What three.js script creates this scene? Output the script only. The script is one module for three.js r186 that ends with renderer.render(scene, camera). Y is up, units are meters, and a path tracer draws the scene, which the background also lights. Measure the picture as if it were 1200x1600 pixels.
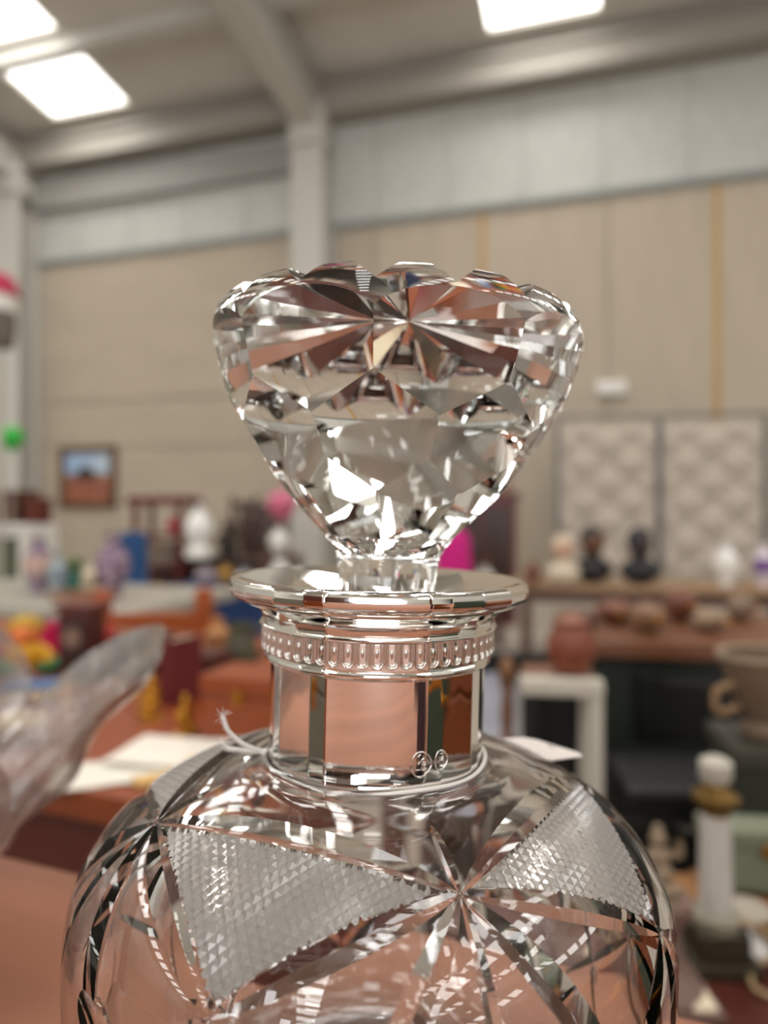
import * as THREE from 'three';
import { RoundedBoxGeometry } from 'three/addons/geometries/RoundedBoxGeometry.js';
import { mergeGeometries, toCreasedNormals } from 'three/addons/utils/BufferGeometryUtils.js';
import { RectAreaLightUniformsLib } from 'three/addons/lights/RectAreaLightUniformsLib.js';
import { ImprovedNoise } from 'three/addons/math/ImprovedNoise.js';

// ---------------------------------------------------------------- camera, light, exposure
const scene = new THREE.Scene();
const EYE = 0.955, F = 1110;                       // lens height over the floor, focal length in pixels of the 1200 x 1600 frame
const camera = new THREE.PerspectiveCamera(2 * Math.atan(800 / F) * 180 / Math.PI, 0.75, 0.01, 60);
camera.position.set(0, EYE, 0);
camera.lookAt(0, EYE, -1);
camera.focus = 0.125;
camera.userData.fStop = 8.5;
const renderer = new THREE.WebGLRenderer();
renderer.toneMapping = THREE.LinearToneMapping;
renderer.toneMappingExposure = 1.0;
renderer.shadowMap.enabled = true;
RectAreaLightUniformsLib.init();
scene.background = new THREE.Color(0.97, 0.98, 1.0); scene.backgroundIntensity = 6;     // overcast sky outside the hall, seen through the gateway
const SKYLIGHT = 6.0, SKYGLOW = 3.0, GATELIGHT = 5, GATE = [-3.5, 5.5, 5.0];               // radiance of daylight under the translucent roof sheets, glow of the sheets themselves
const DAYLIGHT = new THREE.Color(1.0, 0.99, 0.965);

// ---------------------------------------------------------------- helpers
let seed = 7;
const rnd = (a = 1, b) => { seed = (seed * 1664525 + 1013904223) >>> 0; const t = seed / 4294967296; return b === undefined ? t * a : a + t * (b - a); };
const V3 = (x, y, z) => new THREE.Vector3(x, y, z);
const rad = (d) => d * Math.PI / 180;
const used = {};
const numbered = (n) => { const k = used[n] = (used[n] ?? -1) + 1; return k ? n + '_' + String(k).padStart(3, '0') : n; };
const on = (px, depth, y) => V3((px - 600) / F * depth, y, -depth);            // a spot at height y, depth metres ahead
const wide = (p, depth) => p / F * depth;                                     // metres covered by p pixels at that depth
function thing(name, label, category, pos = V3(0, 0, 0), turn = 0, group) {
  const o = new THREE.Group(); o.name = numbered(name); o.position.copy(pos); o.rotation.y = turn;
  o.userData = { label, category }; if (group) o.userData.group = group;
  scene.add(o); return o;
}
function part(parent, name, geo, mat, label) {
  const m = new THREE.Mesh(geo, mat); m.name = name; m.castShadow = m.receiveShadow = true;
  if (label) m.userData.label = label;
  parent.add(m); return m;
}
const YAW = -Math.atan(1 / 3.243);                 // the hall stands turned to the lens
function structure(name, label, category = 'structure') {
  const o = new THREE.Group(); o.name = numbered(name); o.rotation.y = YAW; o.userData = { label, category, kind: 'structure' };
  scene.add(o); return o;
}
const room = (x, y, z) => V3(x * Math.cos(YAW) + z * Math.sin(YAW), y, -x * Math.sin(YAW) + z * Math.cos(YAW));
const bx = (w, h, d, x = 0, y = 0, z = 0, r) => new RoundedBoxGeometry(w, h, d, 2, r ?? Math.min(w, h, d) * 0.12).translate(x, y, z);
const box = (x0, x1, y0, y1, z0, z1) => new THREE.BoxGeometry(x1 - x0, y1 - y0, z1 - z0).translate((x0 + x1) / 2, (y0 + y1) / 2, (z0 + z1) / 2);
const lathe = (pts, seg = 32, crease = 0.7) => { const g = new THREE.LatheGeometry(pts.map((p) => new THREE.Vector2(Math.max(p[0], 1e-5), p[1])), seg); return crease ? toCreasedNormals(g, crease) : g; };
const tube = (pts, r, n = 24, s = 8, closed = false) => new THREE.TubeGeometry(new THREE.CatmullRomCurve3(pts.map((p) => V3(...p)), closed), n, r, s, closed);
const cyl = (r0, r1, h, x = 0, y = 0, z = 0, s = 20) => new THREE.CylinderGeometry(r0, r1, h, s).translate(x, y, z);
const ball = (r, x = 0, y = 0, z = 0, sx = 1, sy = 1, sz = 1) => new THREE.SphereGeometry(r, 20, 14).scale(sx, sy, sz).translate(x, y, z);
const flat = (...gs) => mergeGeometries(gs.map((g) => { const q = g.index ? g.toNonIndexed() : g.clone(); for (const k of Object.keys(q.attributes)) if (!['position', 'normal', 'uv'].includes(k)) q.deleteAttribute(k); return q; }));
const noise = new ImprovedNoise();
const fbm = (x, y, z = 0, o = 4) => { let s = 0, a = 0.5; for (let i = 0; i < o; i++) { s += a * noise.noise(x, y, z + i * 7.3); x *= 2; y *= 2; a *= 0.5; } return s; };
function texture(n, fn, rx = 1, ry = 1, srgb = true) {
  const d = new Uint8Array(n * n * 4);
  for (let j = 0; j < n; j++) for (let i = 0; i < n; i++) { const c = fn(i / n, j / n); for (let k = 0; k < 3; k++) d[(j * n + i) * 4 + k] = Math.max(0, Math.min(255, Math.round(255 * (Array.isArray(c) ? c[k] : c)))); d[(j * n + i) * 4 + 3] = 255; }
  const t = new THREE.DataTexture(d, n, n); t.wrapS = t.wrapT = THREE.RepeatWrapping; t.magFilter = THREE.LinearFilter; t.repeat.set(rx, ry);
  if (srgb) t.colorSpace = THREE.SRGBColorSpace; t.needsUpdate = true; return t;
}
const grain = texture(256, (u, v) => { const w = fbm(u * 5, v * 44, 1) * 0.5 + 0.16 * Math.sin(60 * (v + 0.12 * fbm(u * 2, v * 4, 9))); return 0.86 + 0.22 * w; });
const patches = texture(256, (u, v) => 0.95 + 0.06 * fbm(u * 6, v * 6, 3, 5));
const mat = (c, roughness = 0.6, more = {}) => new THREE.MeshStandardMaterial({ color: c, roughness, ...more });
const wood = (c, roughness = 0.42) => mat(c, roughness, { map: grain });
const W = {
  red: wood('#6a2618'), orange: wood('#a04a1d', 0.4), dark: wood('#3a1c14'), mahogany: wood('#571f18'), walnut: wood('#5f3a26'), table: wood('#ba7c5f', 0.6), pale: wood('#a98560'), crimson: wood('#6d1b1c'),
};
const brass = mat('#c08a35', 0.3, { metalness: 1 });
const white = mat('#d8d4cc', 0.5), cream = mat('#d9cbb0', 0.55), black = mat('#0e0f10', 0.45), porcelain = mat('#e4e2de', 0.18);
const crystal = new THREE.MeshPhysicalMaterial({ color: 0xffffff, roughness: 0, metalness: 0, transmission: 1, thickness: 0.01, ior: 1.545, specularIntensity: 1, attenuationColor: new THREE.Color(0.93, 0.95, 0.94), attenuationDistance: 0.12 });

// ---------------------------------------------------------------- the hall
const WALLZ = -9.365, BACKZ = 15, X0 = -15, X1 = 13, EAVE = 6.85, SLOPE = 0.12, RIDGE = (WALLZ + BACKZ) / 2;
const roofY = (z) => EAVE + SLOPE * (z < RIDGE ? z - WALLZ : BACKZ - z);
const concrete = mat('#b5a795', 0.85, { map: patches }), cladding = mat('#c0bfb8', 0.6, { map: patches }), paint = mat('#b9b5ac', 0.55), roofGrey = mat('#d2ccc2', 0.7, { map: patches }), flash = mat('#8f918d', 0.5), seam = mat('#ad8a55', 0.8), jointGrey = mat('#95887a', 0.9);
const BAND = 4.96;                                 // where the concrete panels end and the metal cladding begins
const COLUMNS = [-8.95, -3.84];
{
  const f = structure('floor', 'grey polished concrete hall floor under the stalls', 'floor');
  part(f, 'slab', box(X0, X1, -0.2, 0, WALLZ, BACKZ), mat('#a0968a', 0.5, { map: patches }));
  const w = structure('wall_back', 'hall wall of beige concrete panels below pale metal cladding', 'wall');
  part(w, 'core', box(X0, X1, 0, EAVE, WALLZ - 0.3, WALLZ - 0.02), jointGrey);
  // beige panels: upright ones right of the middle column, lying ones left of it, with open joints
  const up = [-3.6, -3.02, -1.52, 0.056, 1.31, 2.8, 4.3, 5.8, 7.3, 8.8, 10.3, 11.8, X1];
  for (let i = 0; i + 1 < up.length; i++) part(w, 'concrete_panel', bx(up[i + 1] - up[i] - 0.02, BAND - 0.01, 0.06, (up[i] + up[i + 1]) / 2, BAND / 2, WALLZ - 0.01, 0.008), concrete);
  for (const [x0, x1] of [[X0, -8.95], [-8.95, -3.62]]) { const ys = [0, 1.95, 2.68, BAND]; for (let i = 0; i < 3; i++) part(w, 'concrete_panel', bx(x1 - x0 - 0.02, ys[i + 1] - ys[i] - 0.02, 0.06, (x0 + x1) / 2, (ys[i] + ys[i + 1]) / 2, WALLZ - 0.01, 0.008), concrete); }
  for (const x of [-1.52, 1.31]) part(w, 'sealant_strip', bx(0.075, BAND, 0.02, x, BAND / 2, WALLZ + 0.022, 0.004), seam);
  for (let x = X0; x < X1; x += 1) part(w, 'cladding_panel', bx(0.99, EAVE - BAND - 0.06, 0.06, x + 0.5, (EAVE + BAND) / 2, WALLZ - 0.02, 0.01), cladding);
  part(w, 'flashing', flat(box(X0, X1, BAND - 0.06, BAND + 0.05, WALLZ - 0.02, WALLZ + 0.05), box(X0, X1, BAND - 0.02, BAND, WALLZ, WALLZ + 0.09)), flash);
  part(w, 'gutter_box', box(-8.75, -4.05, 5.78, 6.2, WALLZ, WALLZ + 0.16), mat('#8d8a84', 0.6));
  const gate = structure('wall_front', 'hall wall behind the camera with a tall open gateway', 'wall');
  for (const g of [box(X0, GATE[0], 0, EAVE, BACKZ, BACKZ + 0.3), box(GATE[1], X1, 0, EAVE, BACKZ, BACKZ + 0.3), box(GATE[0], GATE[1], GATE[2], EAVE, BACKZ, BACKZ + 0.3)]) part(gate, 'panel', g, cladding);
  part(gate, 'gate_frame', flat(box(GATE[0] - 0.12, GATE[0] + 0.02, 0, GATE[2] + 0.1, BACKZ - 0.06, BACKZ), box(GATE[1] - 0.02, GATE[1] + 0.12, 0, GATE[2] + 0.1, BACKZ - 0.06, BACKZ), box(GATE[0], GATE[1], GATE[2], GATE[2] + 0.12, BACKZ - 0.06, BACKZ)), flash);
  const day = new THREE.RectAreaLight(new THREE.Color(0.97, 0.98, 1.0), GATELIGHT, GATE[1] - GATE[0], GATE[2]); day.position.set((GATE[0] + GATE[1]) / 2, GATE[2] / 2, BACKZ + 0.15); day.name = 'gateway_daylight'; gate.add(day);
  const shell = [['wall_left', box(X0 - 0.3, X0, 0, 9, WALLZ, BACKZ), 'gable wall at the hall end beyond the white cabinet'], ['wall_right', box(X1, X1 + 0.3, 0, 9, WALLZ, BACKZ), 'gable wall at the hall end beyond the dark cases']];
  for (const [n, g, l] of shell) part(structure(n, l, 'wall'), 'panel', g, cladding);
}
// roof: grey sheets with strips of translucent skylight panes between them, both sides of the ridge
const STRIPS = [-13.86, -7.28, -0.70, 5.88, 12.1], HALF = 0.66, PANE = 1.13, PITCH = 1.42, FIRST = -8.82;
{
  const c = structure('ceiling', 'grey sheet metal roof underside of the hall', 'ceiling');
  const tilt = Math.atan(SLOPE);
  const slopePiece = (x0, x1, z0, z1, side, th, drop) => {      // a slab lying in one roof slope
    const len = (z1 - z0) / Math.cos(tilt), zc = (z0 + z1) / 2, g = new THREE.BoxGeometry(x1 - x0, th, len);
    g.rotateX(-tilt); g.translate((x0 + x1) / 2, EAVE + SLOPE * (zc - WALLZ) + th / 2 - drop, zc);
    if (side) { g.applyMatrix4(new THREE.Matrix4().makeScale(1, 1, -1)); g.translate(0, 0, 2 * RIDGE); const a = g.index.array; for (let i = 0; i < a.length; i += 3) [a[i], a[i + 1]] = [a[i + 1], a[i]]; }
    return g;
  };
  const glow = new THREE.MeshStandardMaterial({ color: '#f4f2ea', roughness: 0.8, emissive: DAYLIGHT, emissiveIntensity: SKYGLOW });
  let n = 0;
  for (const side of [0, 1]) {
    let x = X0;
    for (const s of STRIPS) { part(c, 'roof_sheet', slopePiece(x, s - HALF, WALLZ - 0.3, RIDGE, side, 0.1, 0), roofGrey); x = s + HALF; }
    part(c, 'roof_sheet', slopePiece(x, X1, WALLZ - 0.3, RIDGE, side, 0.1, 0), roofGrey);
    for (const s of STRIPS) {
      const w = structure('window_' + (++n), (side ? 'skylight strip behind the ridge, ' : 'bright translucent roof skylight strip, ') + ['leftmost of all', 'over the left bay', 'over the middle bay', 'right of the middle', 'rightmost of all'][STRIPS.indexOf(s)], 'skylight');
      let z = WALLZ - 0.3;
      for (let k = 0; k < 8; k++) {
        const a = FIRST + k * PITCH, b = a + PANE;
        part(w, 'cross_bar', slopePiece(s - HALF, s + HALF, z, a, side, 0.1, 0), roofGrey);
        part(w, 'pane', slopePiece(s - HALF, s + HALF, a, b, side, 0.03, -0.05), glow);
        const zc = (a + b) / 2, L = new THREE.RectAreaLight(DAYLIGHT, SKYLIGHT, 2 * HALF - 0.06, PANE - 0.06);
        L.position.set(s, EAVE + SLOPE * (zc - WALLZ) + 0.03, side ? 2 * RIDGE - zc : zc); L.rotation.x = -Math.PI / 2 + (side ? tilt : -tilt);
        L.name = 'skylight_daylight'; w.add(L); z = b;
      }
      part(w, 'cross_bar', slopePiece(s - HALF, s + HALF, z, RIDGE, side, 0.1, 0), roofGrey);
    }
    for (let k = 0; k < 8; k++) { const a = FIRST + k * PITCH + PANE + 0.04; part(c, 'purlin', slopePiece(X0, X1, a, a + 0.16, side, 0.2, 0.2), paint); }
  }
  const e = structure('trim_1', 'pale eaves beam running along the top of the wall', 'beam');
  part(e, 'beam', flat(box(X0, X1, 6.42, 6.70, WALLZ + 0.02, WALLZ + 0.34), box(X0, X1, 6.36, 6.42, WALLZ + 0.02, WALLZ + 0.40), box(X0, X1, 6.70, 6.76, WALLZ + 0.02, WALLZ + 0.40)), mat('#938d83', 0.7));
  // portal frames: column against the wall and rafter rising to the ridge
  const frameSpots = [...COLUMNS, 2.78, 9.36];
  frameSpots.forEach((x, i) => {
    const seen = i < 2;
    const k = structure('column', ['pale painted portal column at the far left edge', 'pale painted portal column behind the crystal stopper', 'portal column beyond the padded panels, outside the frame', 'portal column at the end of the hall, outside the frame'][i], 'column');
    if (seen) part(k, 'shaft', flat(bx(0.48, 6.45, 0.04, x, 3.22, WALLZ + 0.44, 0.01), bx(0.48, 6.45, 0.04, x, 3.22, WALLZ + 0.06, 0.01), bx(0.14, 6.45, 0.36, x, 3.22, WALLZ + 0.25, 0.02)), paint), part(k, 'haunch', bx(0.5, 0.5, 0.5, x, 6.2, WALLZ + 0.28, 0.02), paint);
    for (const side of [0, 1]) part(k, 'rafter', flat(slopePiece(x - 0.17, x + 0.17, WALLZ + 0.05, RIDGE, side, 0.03, 0.72), slopePiece(x - 0.17, x + 0.17, WALLZ + 0.05, RIDGE, side, 0.03, 0.23), slopePiece(x - 0.09, x + 0.09, WALLZ + 0.05, RIDGE, side, 0.5, 0.72)), paint);
  });
}
// ---------------------------------------------------------------- cut glass: a turned base shape with cuts taken out of it
// natural cubic spline through profile points
function spline(pts) {
  const n = pts.length, t = [0]; for (let i = 1; i < n; i++) t.push(t[i - 1] + Math.hypot(pts[i][0] - pts[i - 1][0], pts[i][1] - pts[i - 1][1]));
  const second = (k) => {
    const m = new Array(n).fill(0), c = new Array(n).fill(0), d = new Array(n).fill(0);
    for (let i = 1; i < n - 1; i++) {
      const h0 = t[i] - t[i - 1], h1 = t[i + 1] - t[i], b = 2 * (h0 + h1), r = 6 * ((pts[i + 1][k] - pts[i][k]) / h1 - (pts[i][k] - pts[i - 1][k]) / h0), q = b - h0 * c[i - 1];
      c[i] = h1 / q; d[i] = (r - h0 * d[i - 1]) / q;
    }
    for (let i = n - 2; i > 0; i--) m[i] = d[i] - c[i] * m[i + 1];
    return m;
  };
  const M = [second(0), second(1)];
  const at = (s) => {
    let i = 0; s = Math.max(0, Math.min(t[n - 1], s)); while (i < n - 2 && s > t[i + 1]) i++;
    const h = t[i + 1] - t[i], a = (t[i + 1] - s) / h, b = (s - t[i]) / h;
    return [0, 1].map((k) => a * pts[i][k] + b * pts[i + 1][k] + ((a ** 3 - a) * M[k][i] + (b ** 3 - b) * M[k][i + 1]) * h * h / 6);
  };
  const full = (s) => { const e = 2e-6, p = at(s), q0 = at(s - e), q1 = at(s + e), dx = q1[0] - q0[0], dy = q1[1] - q0[1], l = Math.hypot(dx, dy) || 1; return { r: Math.max(p[0], 0), y: p[1], nr: dy / l, ny: -dx / l }; };
  return { at, full, length: t[n - 1], knots: t };
}
// flip: +1 when the profile runs upward on the outside (outward normal = nr, ny)
function cutGlass(prof, sNodes, uNodes, flip, winner, depthOf) {
  const rows = sNodes.map((s) => { const b = prof.full(s); b.nr *= flip; b.ny *= flip; b.s = s; return b; });
  const nu = uNodes.length, nv = sNodes.length;
  const base = (u, b) => ({ x: b.r * Math.sin(u), y: b.y, z: b.r * Math.cos(u), nx: b.nr * Math.sin(u), ny: b.ny, nz: b.nr * Math.cos(u), u, s: b.s, r: b.r });
  const any = (u, s) => { const b = prof.full(s); b.nr *= flip; b.ny *= flip; b.s = s; return base(u, b); };
  const place = (q, d) => [q.x - q.nx * d, q.y - q.ny * d, q.z - q.nz * d];
  const grid = [];
  for (let j = 0; j < nv; j++) { const row = []; for (let i = 0; i < nu; i++) { const q = base(uNodes[i], rows[j]); q.id = winner(q); q.d = depthOf(q.id, q); row.push(q); } grid.push(row); }
  const pos = [[], []], nor = [[], []];
  const E = 2e-5;
  const normalOf = (id, q) => {
    const key = id; if (q.cache && q.cache.has(key)) return q.cache.get(key);
    const eu = E / Math.max(q.r, 0.002), p0 = any(q.u - eu, q.s), p1 = any(q.u + eu, q.s), s0 = any(q.u, q.s - E), s1 = any(q.u, q.s + E);
    const a0 = place(p0, depthOf(id, p0)), a1 = place(p1, depthOf(id, p1)), b0 = place(s0, depthOf(id, s0)), b1 = place(s1, depthOf(id, s1));
    const ax = a1[0] - a0[0], ay = a1[1] - a0[1], az = a1[2] - a0[2], cx = b1[0] - b0[0], cy = b1[1] - b0[1], cz = b1[2] - b0[2];
    let x = ay * cz - az * cy, y = az * cx - ax * cz, z = ax * cy - ay * cx, l = Math.hypot(x, y, z);
    if (!(l > 0)) { x = q.nx; y = q.ny; z = q.nz; l = 1; }
    if (x * q.nx + y * q.ny + z * q.nz < 0) l = -l;
    const out = [x / l, y / l, z / l]; (q.cache ??= new Map()).set(key, out); return out;
  };
  const emit = (id, a, b, c) => {
    const P = [a, b, c].map((q) => place(q, q.d));
    const ux = P[1][0] - P[0][0], uy = P[1][1] - P[0][1], uz = P[1][2] - P[0][2], vx = P[2][0] - P[0][0], vy = P[2][1] - P[0][1], vz = P[2][2] - P[0][2];
    const gx = uy * vz - uz * vy, gy = uz * vx - ux * vz, gz = ux * vy - uy * vx; if (Math.hypot(gx, gy, gz) < 1e-13) return;
    const N = [a, b, c].map((q) => normalOf(id, q));
    const face = gx * N[0][0] + gy * N[0][1] + gz * N[0][2] > 0 ? [0, 1, 2] : [0, 2, 1];
    const w = id >= 10000 ? 1 : 0; for (const k of face) { pos[w].push(...P[k]); nor[w].push(...N[k]); }
  };
  const cross = (a, b) => {      // where the two winning surfaces meet on an edge
    if (a.u > b.u || (a.u === b.u && a.s > b.s)) [a, b] = [b, a];
    const g0 = depthOf(a.id, a) - depthOf(b.id, a), g1 = depthOf(a.id, b) - depthOf(b.id, b);
    let t = g0 - g1 !== 0 ? g0 / (g0 - g1) : 0.5; t = Math.max(0.02, Math.min(0.98, Number.isFinite(t) ? t : 0.5));
    const q = any(a.u + (b.u - a.u) * t, a.s + (b.s - a.s) * t); q.d = (depthOf(a.id, q) + depthOf(b.id, q)) / 2;
    const lim = Math.max(a.d, b.d) + 4e-4; q.d = Math.max(Math.min(a.d, b.d) - 4e-4, Math.min(lim, q.d)); return q;
  };
  const tri = (a, b, c) => {
    if (a.id === b.id && b.id === c.id) return emit(a.id, a, b, c);
    if (a.id !== b.id && b.id !== c.id && a.id !== c.id) {
      const ab = cross(a, b), bc = cross(b, c), ca = cross(c, a), m = any((ab.u + bc.u + ca.u) / 3, (ab.s + bc.s + ca.s) / 3); m.d = (ab.d + bc.d + ca.d) / 3;
      emit(a.id, a, ab, m); emit(a.id, a, m, ca); emit(b.id, b, bc, m); emit(b.id, b, m, ab); emit(c.id, c, ca, m); emit(c.id, c, m, bc); return;
    }
    if (a.id === b.id) [a, b, c] = [c, a, b]; else if (a.id === c.id) [a, b, c] = [b, c, a];
    const ab = cross(a, b), ac = cross(a, c); emit(a.id, a, ab, ac); emit(b.id, ab, b, c); emit(b.id, ab, c, ac);
  };
  for (let j = 0; j + 1 < nv; j++) for (let i = 0; i + 1 < nu; i++) { const a = grid[j][i], b = grid[j][i + 1], c = grid[j + 1][i + 1], d = grid[j + 1][i]; if ((i + j) & 1) { tri(a, b, c); tri(a, c, d); } else { tri(a, b, d); tri(b, c, d); } }
  const made = pos.map((p, i) => { const g = new THREE.BufferGeometry(); g.setAttribute('position', new THREE.Float32BufferAttribute(p, 3)); g.setAttribute('normal', new THREE.Float32BufferAttribute(nor[i], 3)); return g; });
  return made;       // polished faces, fine-cut faces
}
const steps = (a, b, d) => { const n = Math.max(1, Math.round((b - a) / d)), o = []; for (let i = 0; i < n; i++) o.push(a + (b - a) * i / n); return o; };

// all heights below are measured from the lens height; the decanter stands 0.155 m under it
const TABLE_Y = 0.80, LIFT = EYE - TABLE_Y, AXIS = 0.16;
function makeStopper() {
  const pts = [[0.0001, -0.034], [0.006, -0.0339], [0.0092, -0.0334], [0.0099, -0.0315], [0.0104, -0.024], [0.0109, -0.0165], [0.0112, -0.0125], [0.0117, -0.0098], [0.0131, -0.0072], [0.0155, -0.0046], [0.0196, -0.0003], [0.0246, 0.0047], [0.0273, 0.0075], [0.0317, 0.0125], [0.0355, 0.0176], [0.0389, 0.0247], [0.0400, 0.0300], [0.0405, 0.0345], [0.0405, 0.0378], [0.0401, 0.0402], [0.0391, 0.0422], [0.0376, 0.0433], [0.0356, 0.0437], [0.026, 0.0438], [0.013, 0.0438], [0.0001, 0.0438]];
  const prof = spline(pts), A0 = rad(-6.6), STEP = rad(40), RB = 0.09;
  const facet = (centre, rho, h, slope) => { const l = Math.hypot(1, slope), nr = 1 / l, ny = -slope / l; return { t: [Math.cos(centre), -Math.sin(centre)], o: [Math.sin(centre), Math.cos(centre)], nr, ny, rho, h }; };
  const facets = [];
  for (let k = 0; k < 9; k++) facets.push(facet(A0 + STEP * (k + 0.5), 0.0377, 0.030, 0.30));
  for (let k = 0; k < 9; k++) facets.push(facet(A0 + STEP * k, 0.0328, 0.0176, 0.65));
  for (let k = 0; k < 9; k++) facets.push(facet(A0 + STEP * (k + 0.5), 0.0205, 0.0014, 0.98));
  const depthFacet = (f, q) => {
    const out = q.x * f.o[0] + q.z * f.o[1], side = q.x * f.t[0] + q.z * f.t[1];
    if (out < 0.004) return -1;
    const g = (out - f.rho) * f.nr + (q.y - f.h) * f.ny + side * side / (2 * RB);
    const gx = f.nr * f.o[0] + side / RB * f.t[0], gy = f.ny, gz = f.nr * f.o[1] + side / RB * f.t[1], dn = gx * q.nx + gy * q.ny + gz * q.nz;
    return dn < 0.2 ? -1 : g / dn;
  };
  const SN = 18, TOP = 0.0438, FALL = 0.1, K = 0.8;
  const depthStar = (k, s, q) => {
    const a = A0 + k * 2 * Math.PI / SN, along = q.x * Math.sin(a) + q.z * Math.cos(a), side = q.x * Math.cos(a) - q.z * Math.sin(a);
    const g = q.y - (TOP - 0.0002 - FALL * along + K * s * side), gx = FALL * Math.sin(a) - K * s * Math.cos(a), gz = FALL * Math.cos(a) + K * s * Math.sin(a), dn = q.ny + gx * q.nx + gz * q.nz;
    return dn < 0.25 ? -1 : g / dn;
  };
  const depthOf = (id, q) => id === 0 ? 0 : id <= 27 ? depthFacet(facets[id - 1], q) : depthStar((id - 100) >> 1, (id & 1) ? 1 : -1, q);
  const winner = (q) => {
    let best = 0, d = 0;
    if (q.y > -0.006 && q.y < 0.0432) for (let i = 0; i < 27; i++) { const e = depthFacet(facets[i], q); if (e > d) { d = e; best = i + 1; } }
    if (q.y > 0.034) {
      const k = ((Math.round((q.u - A0) / (2 * Math.PI / SN)) % SN) + SN) % SN;
      for (const kk of [k, (k + 1) % SN, (k + SN - 1) % SN]) { const a = depthStar(kk, 1, q), b = depthStar(kk, -1, q), e = Math.min(a, b); if (a > -0.5 && b > -0.5 && e > d) { d = e; best = 100 + 2 * kk + (a < b ? 1 : 0); } }
    }
    return best;
  };
  const sN = [...steps(0, prof.knots[7], 0.0012), ...steps(prof.knots[7], prof.knots[21], 0.00034), ...steps(prof.knots[21], prof.length, 0.0006), prof.length], uN = [...steps(0, 2 * Math.PI, 2 * Math.PI / 576), 2 * Math.PI];
  return cutGlass(prof, sN, uN, 1, winner, depthOf);
}
function makeBody() {
  const a = 0.0639, b = 0.0348, cy = -0.087, EXP = 2 / 2.25, pts = [[0.0222, -0.0275], [0.0222, -0.036], [0.0222, -0.044], [0.0222, -0.0495], [0.0226, -0.0525], [0.0240, -0.0541]];
  for (const deg of [66, 60, 53, 45, 37, 28, 19, 10, 0]) pts.push([a * Math.pow(Math.cos(rad(deg)), EXP), cy + b * Math.pow(Math.sin(rad(deg)), EXP)]);
  pts.push([0.0638, -0.096], [0.0624, -0.108], [0.0585, -0.124], [0.0535, -0.138], [0.0490, -0.148], [0.0475, -0.1525], [0.0460, -0.1546], [0.0430, -0.155], [0.03, -0.1545], [0.012, -0.1545], [0.0001, -0.1545]);
  const prof = spline(pts);
  const sOf = (h) => { let lo = prof.knots[6], hi = prof.knots[20]; for (let i = 0; i < 40; i++) { const m = (lo + hi) / 2; if (prof.at(m)[1] > h) lo = m; else hi = m; } return (lo + hi) / 2; };
  const point = (deg, h) => { const q = prof.full(sOf(h)), u = rad(deg); return { p: V3(q.r * Math.sin(u), q.y, q.r * Math.cos(u)), n: V3(-q.nr * Math.sin(u), -q.ny, -q.nr * Math.cos(u)) }; };
  const NODES = [17.5, 98, 198, 298, 377.5], HN = -0.0618, HV = -0.0750, cuts = [];
  const groove = (A, B, D, half, power = 0.75) => {      // a V-shaped mitre cut from A to B
    const mid = A.n.clone().add(B.n).normalize(), dir = B.p.clone().sub(A.p), len = dir.length(); dir.divideScalar(len);
    const side = new THREE.Vector3().crossVectors(dir, mid).normalize(); mid.crossVectors(side, dir);
    cuts.push({ A: A.p, dir, len, side, D, k: D / half, power, c: A.p.clone().add(B.p).multiplyScalar(0.5), reach: len / 2 + 0.012, up: mid });
  };
  const fields = [];
  for (let k = 0; k < 4; k++) {
    const t = NODES[k], tn = NODES[k + 1], m = (t + tn) / 2, before = (t + (k ? NODES[k - 1] : NODES[3] - 360)) / 2, N = point(t, HN), N2 = point(tn, HN), Vx = point(m, HV), Vm = point(before, HV);
    groove(N, N2, 0.0011, 0.0030); groove(N, Vx, 0.0011, 0.0030); groove(N, Vm, 0.0011, 0.0030);
    groove(N, point(t + 20, -0.0905), 0.0011, 0.0029); groove(N, point(t - 20, -0.0905), 0.0011, 0.0029); groove(N, point(t, -0.086), 0.0005, 0.0012); groove(N, point(t, -0.0563), 0.0004, 0.0011);
    groove(Vx, point(t + 20, -0.0905), 0.0008, 0.0022); groove(Vx, point(tn - 20, -0.0905), 0.0008, 0.0022); groove(Vx, point(m, -0.104), 0.0009, 0.0025);
    groove(point(t + 20, -0.0905), point(m, -0.118), 0.001, 0.0024); groove(point(t - 20, -0.0905), point(before, -0.118), 0.001, 0.0024); groove(point(t + 20, -0.0905), point(t - 12, -0.122), 0.001, 0.0024); groove(point(t - 20, -0.0905), point(t + 12, -0.122), 0.001, 0.0024);
    const c = N.p.clone().add(N2.p).add(Vx.p).divideScalar(3), n = point(m, -0.0648).n, e1 = V3(Math.cos(rad(m)), 0, -Math.sin(rad(m))), e2 = new THREE.Vector3().crossVectors(n, e1).normalize();
    const edge = (P, Q, inside) => { const s = new THREE.Vector3().crossVectors(Q.clone().sub(P), n).normalize(); if (inside.clone().sub(P).dot(s) < 0) s.negate(); return [s, P]; };
    fields.push({ c, n, e: [edge(N.p, N2.p, c), edge(N.p, Vx.p, c), edge(N2.p, Vx.p, c)], d: [e1.clone().multiplyScalar(0.8).addScaledVector(e2, 0.6), e1.clone().multiplyScalar(-0.8).addScaledVector(e2, 0.6)] });
  }
  const ovals = []; for (let k = 0; k < 4; k++) for (const s of [-1, 1]) ovals.push({ t: (NODES[k] + NODES[k + 1]) / 2 + 22 * s, h: -0.0835 });
  const dist = new THREE.Vector3();
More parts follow.
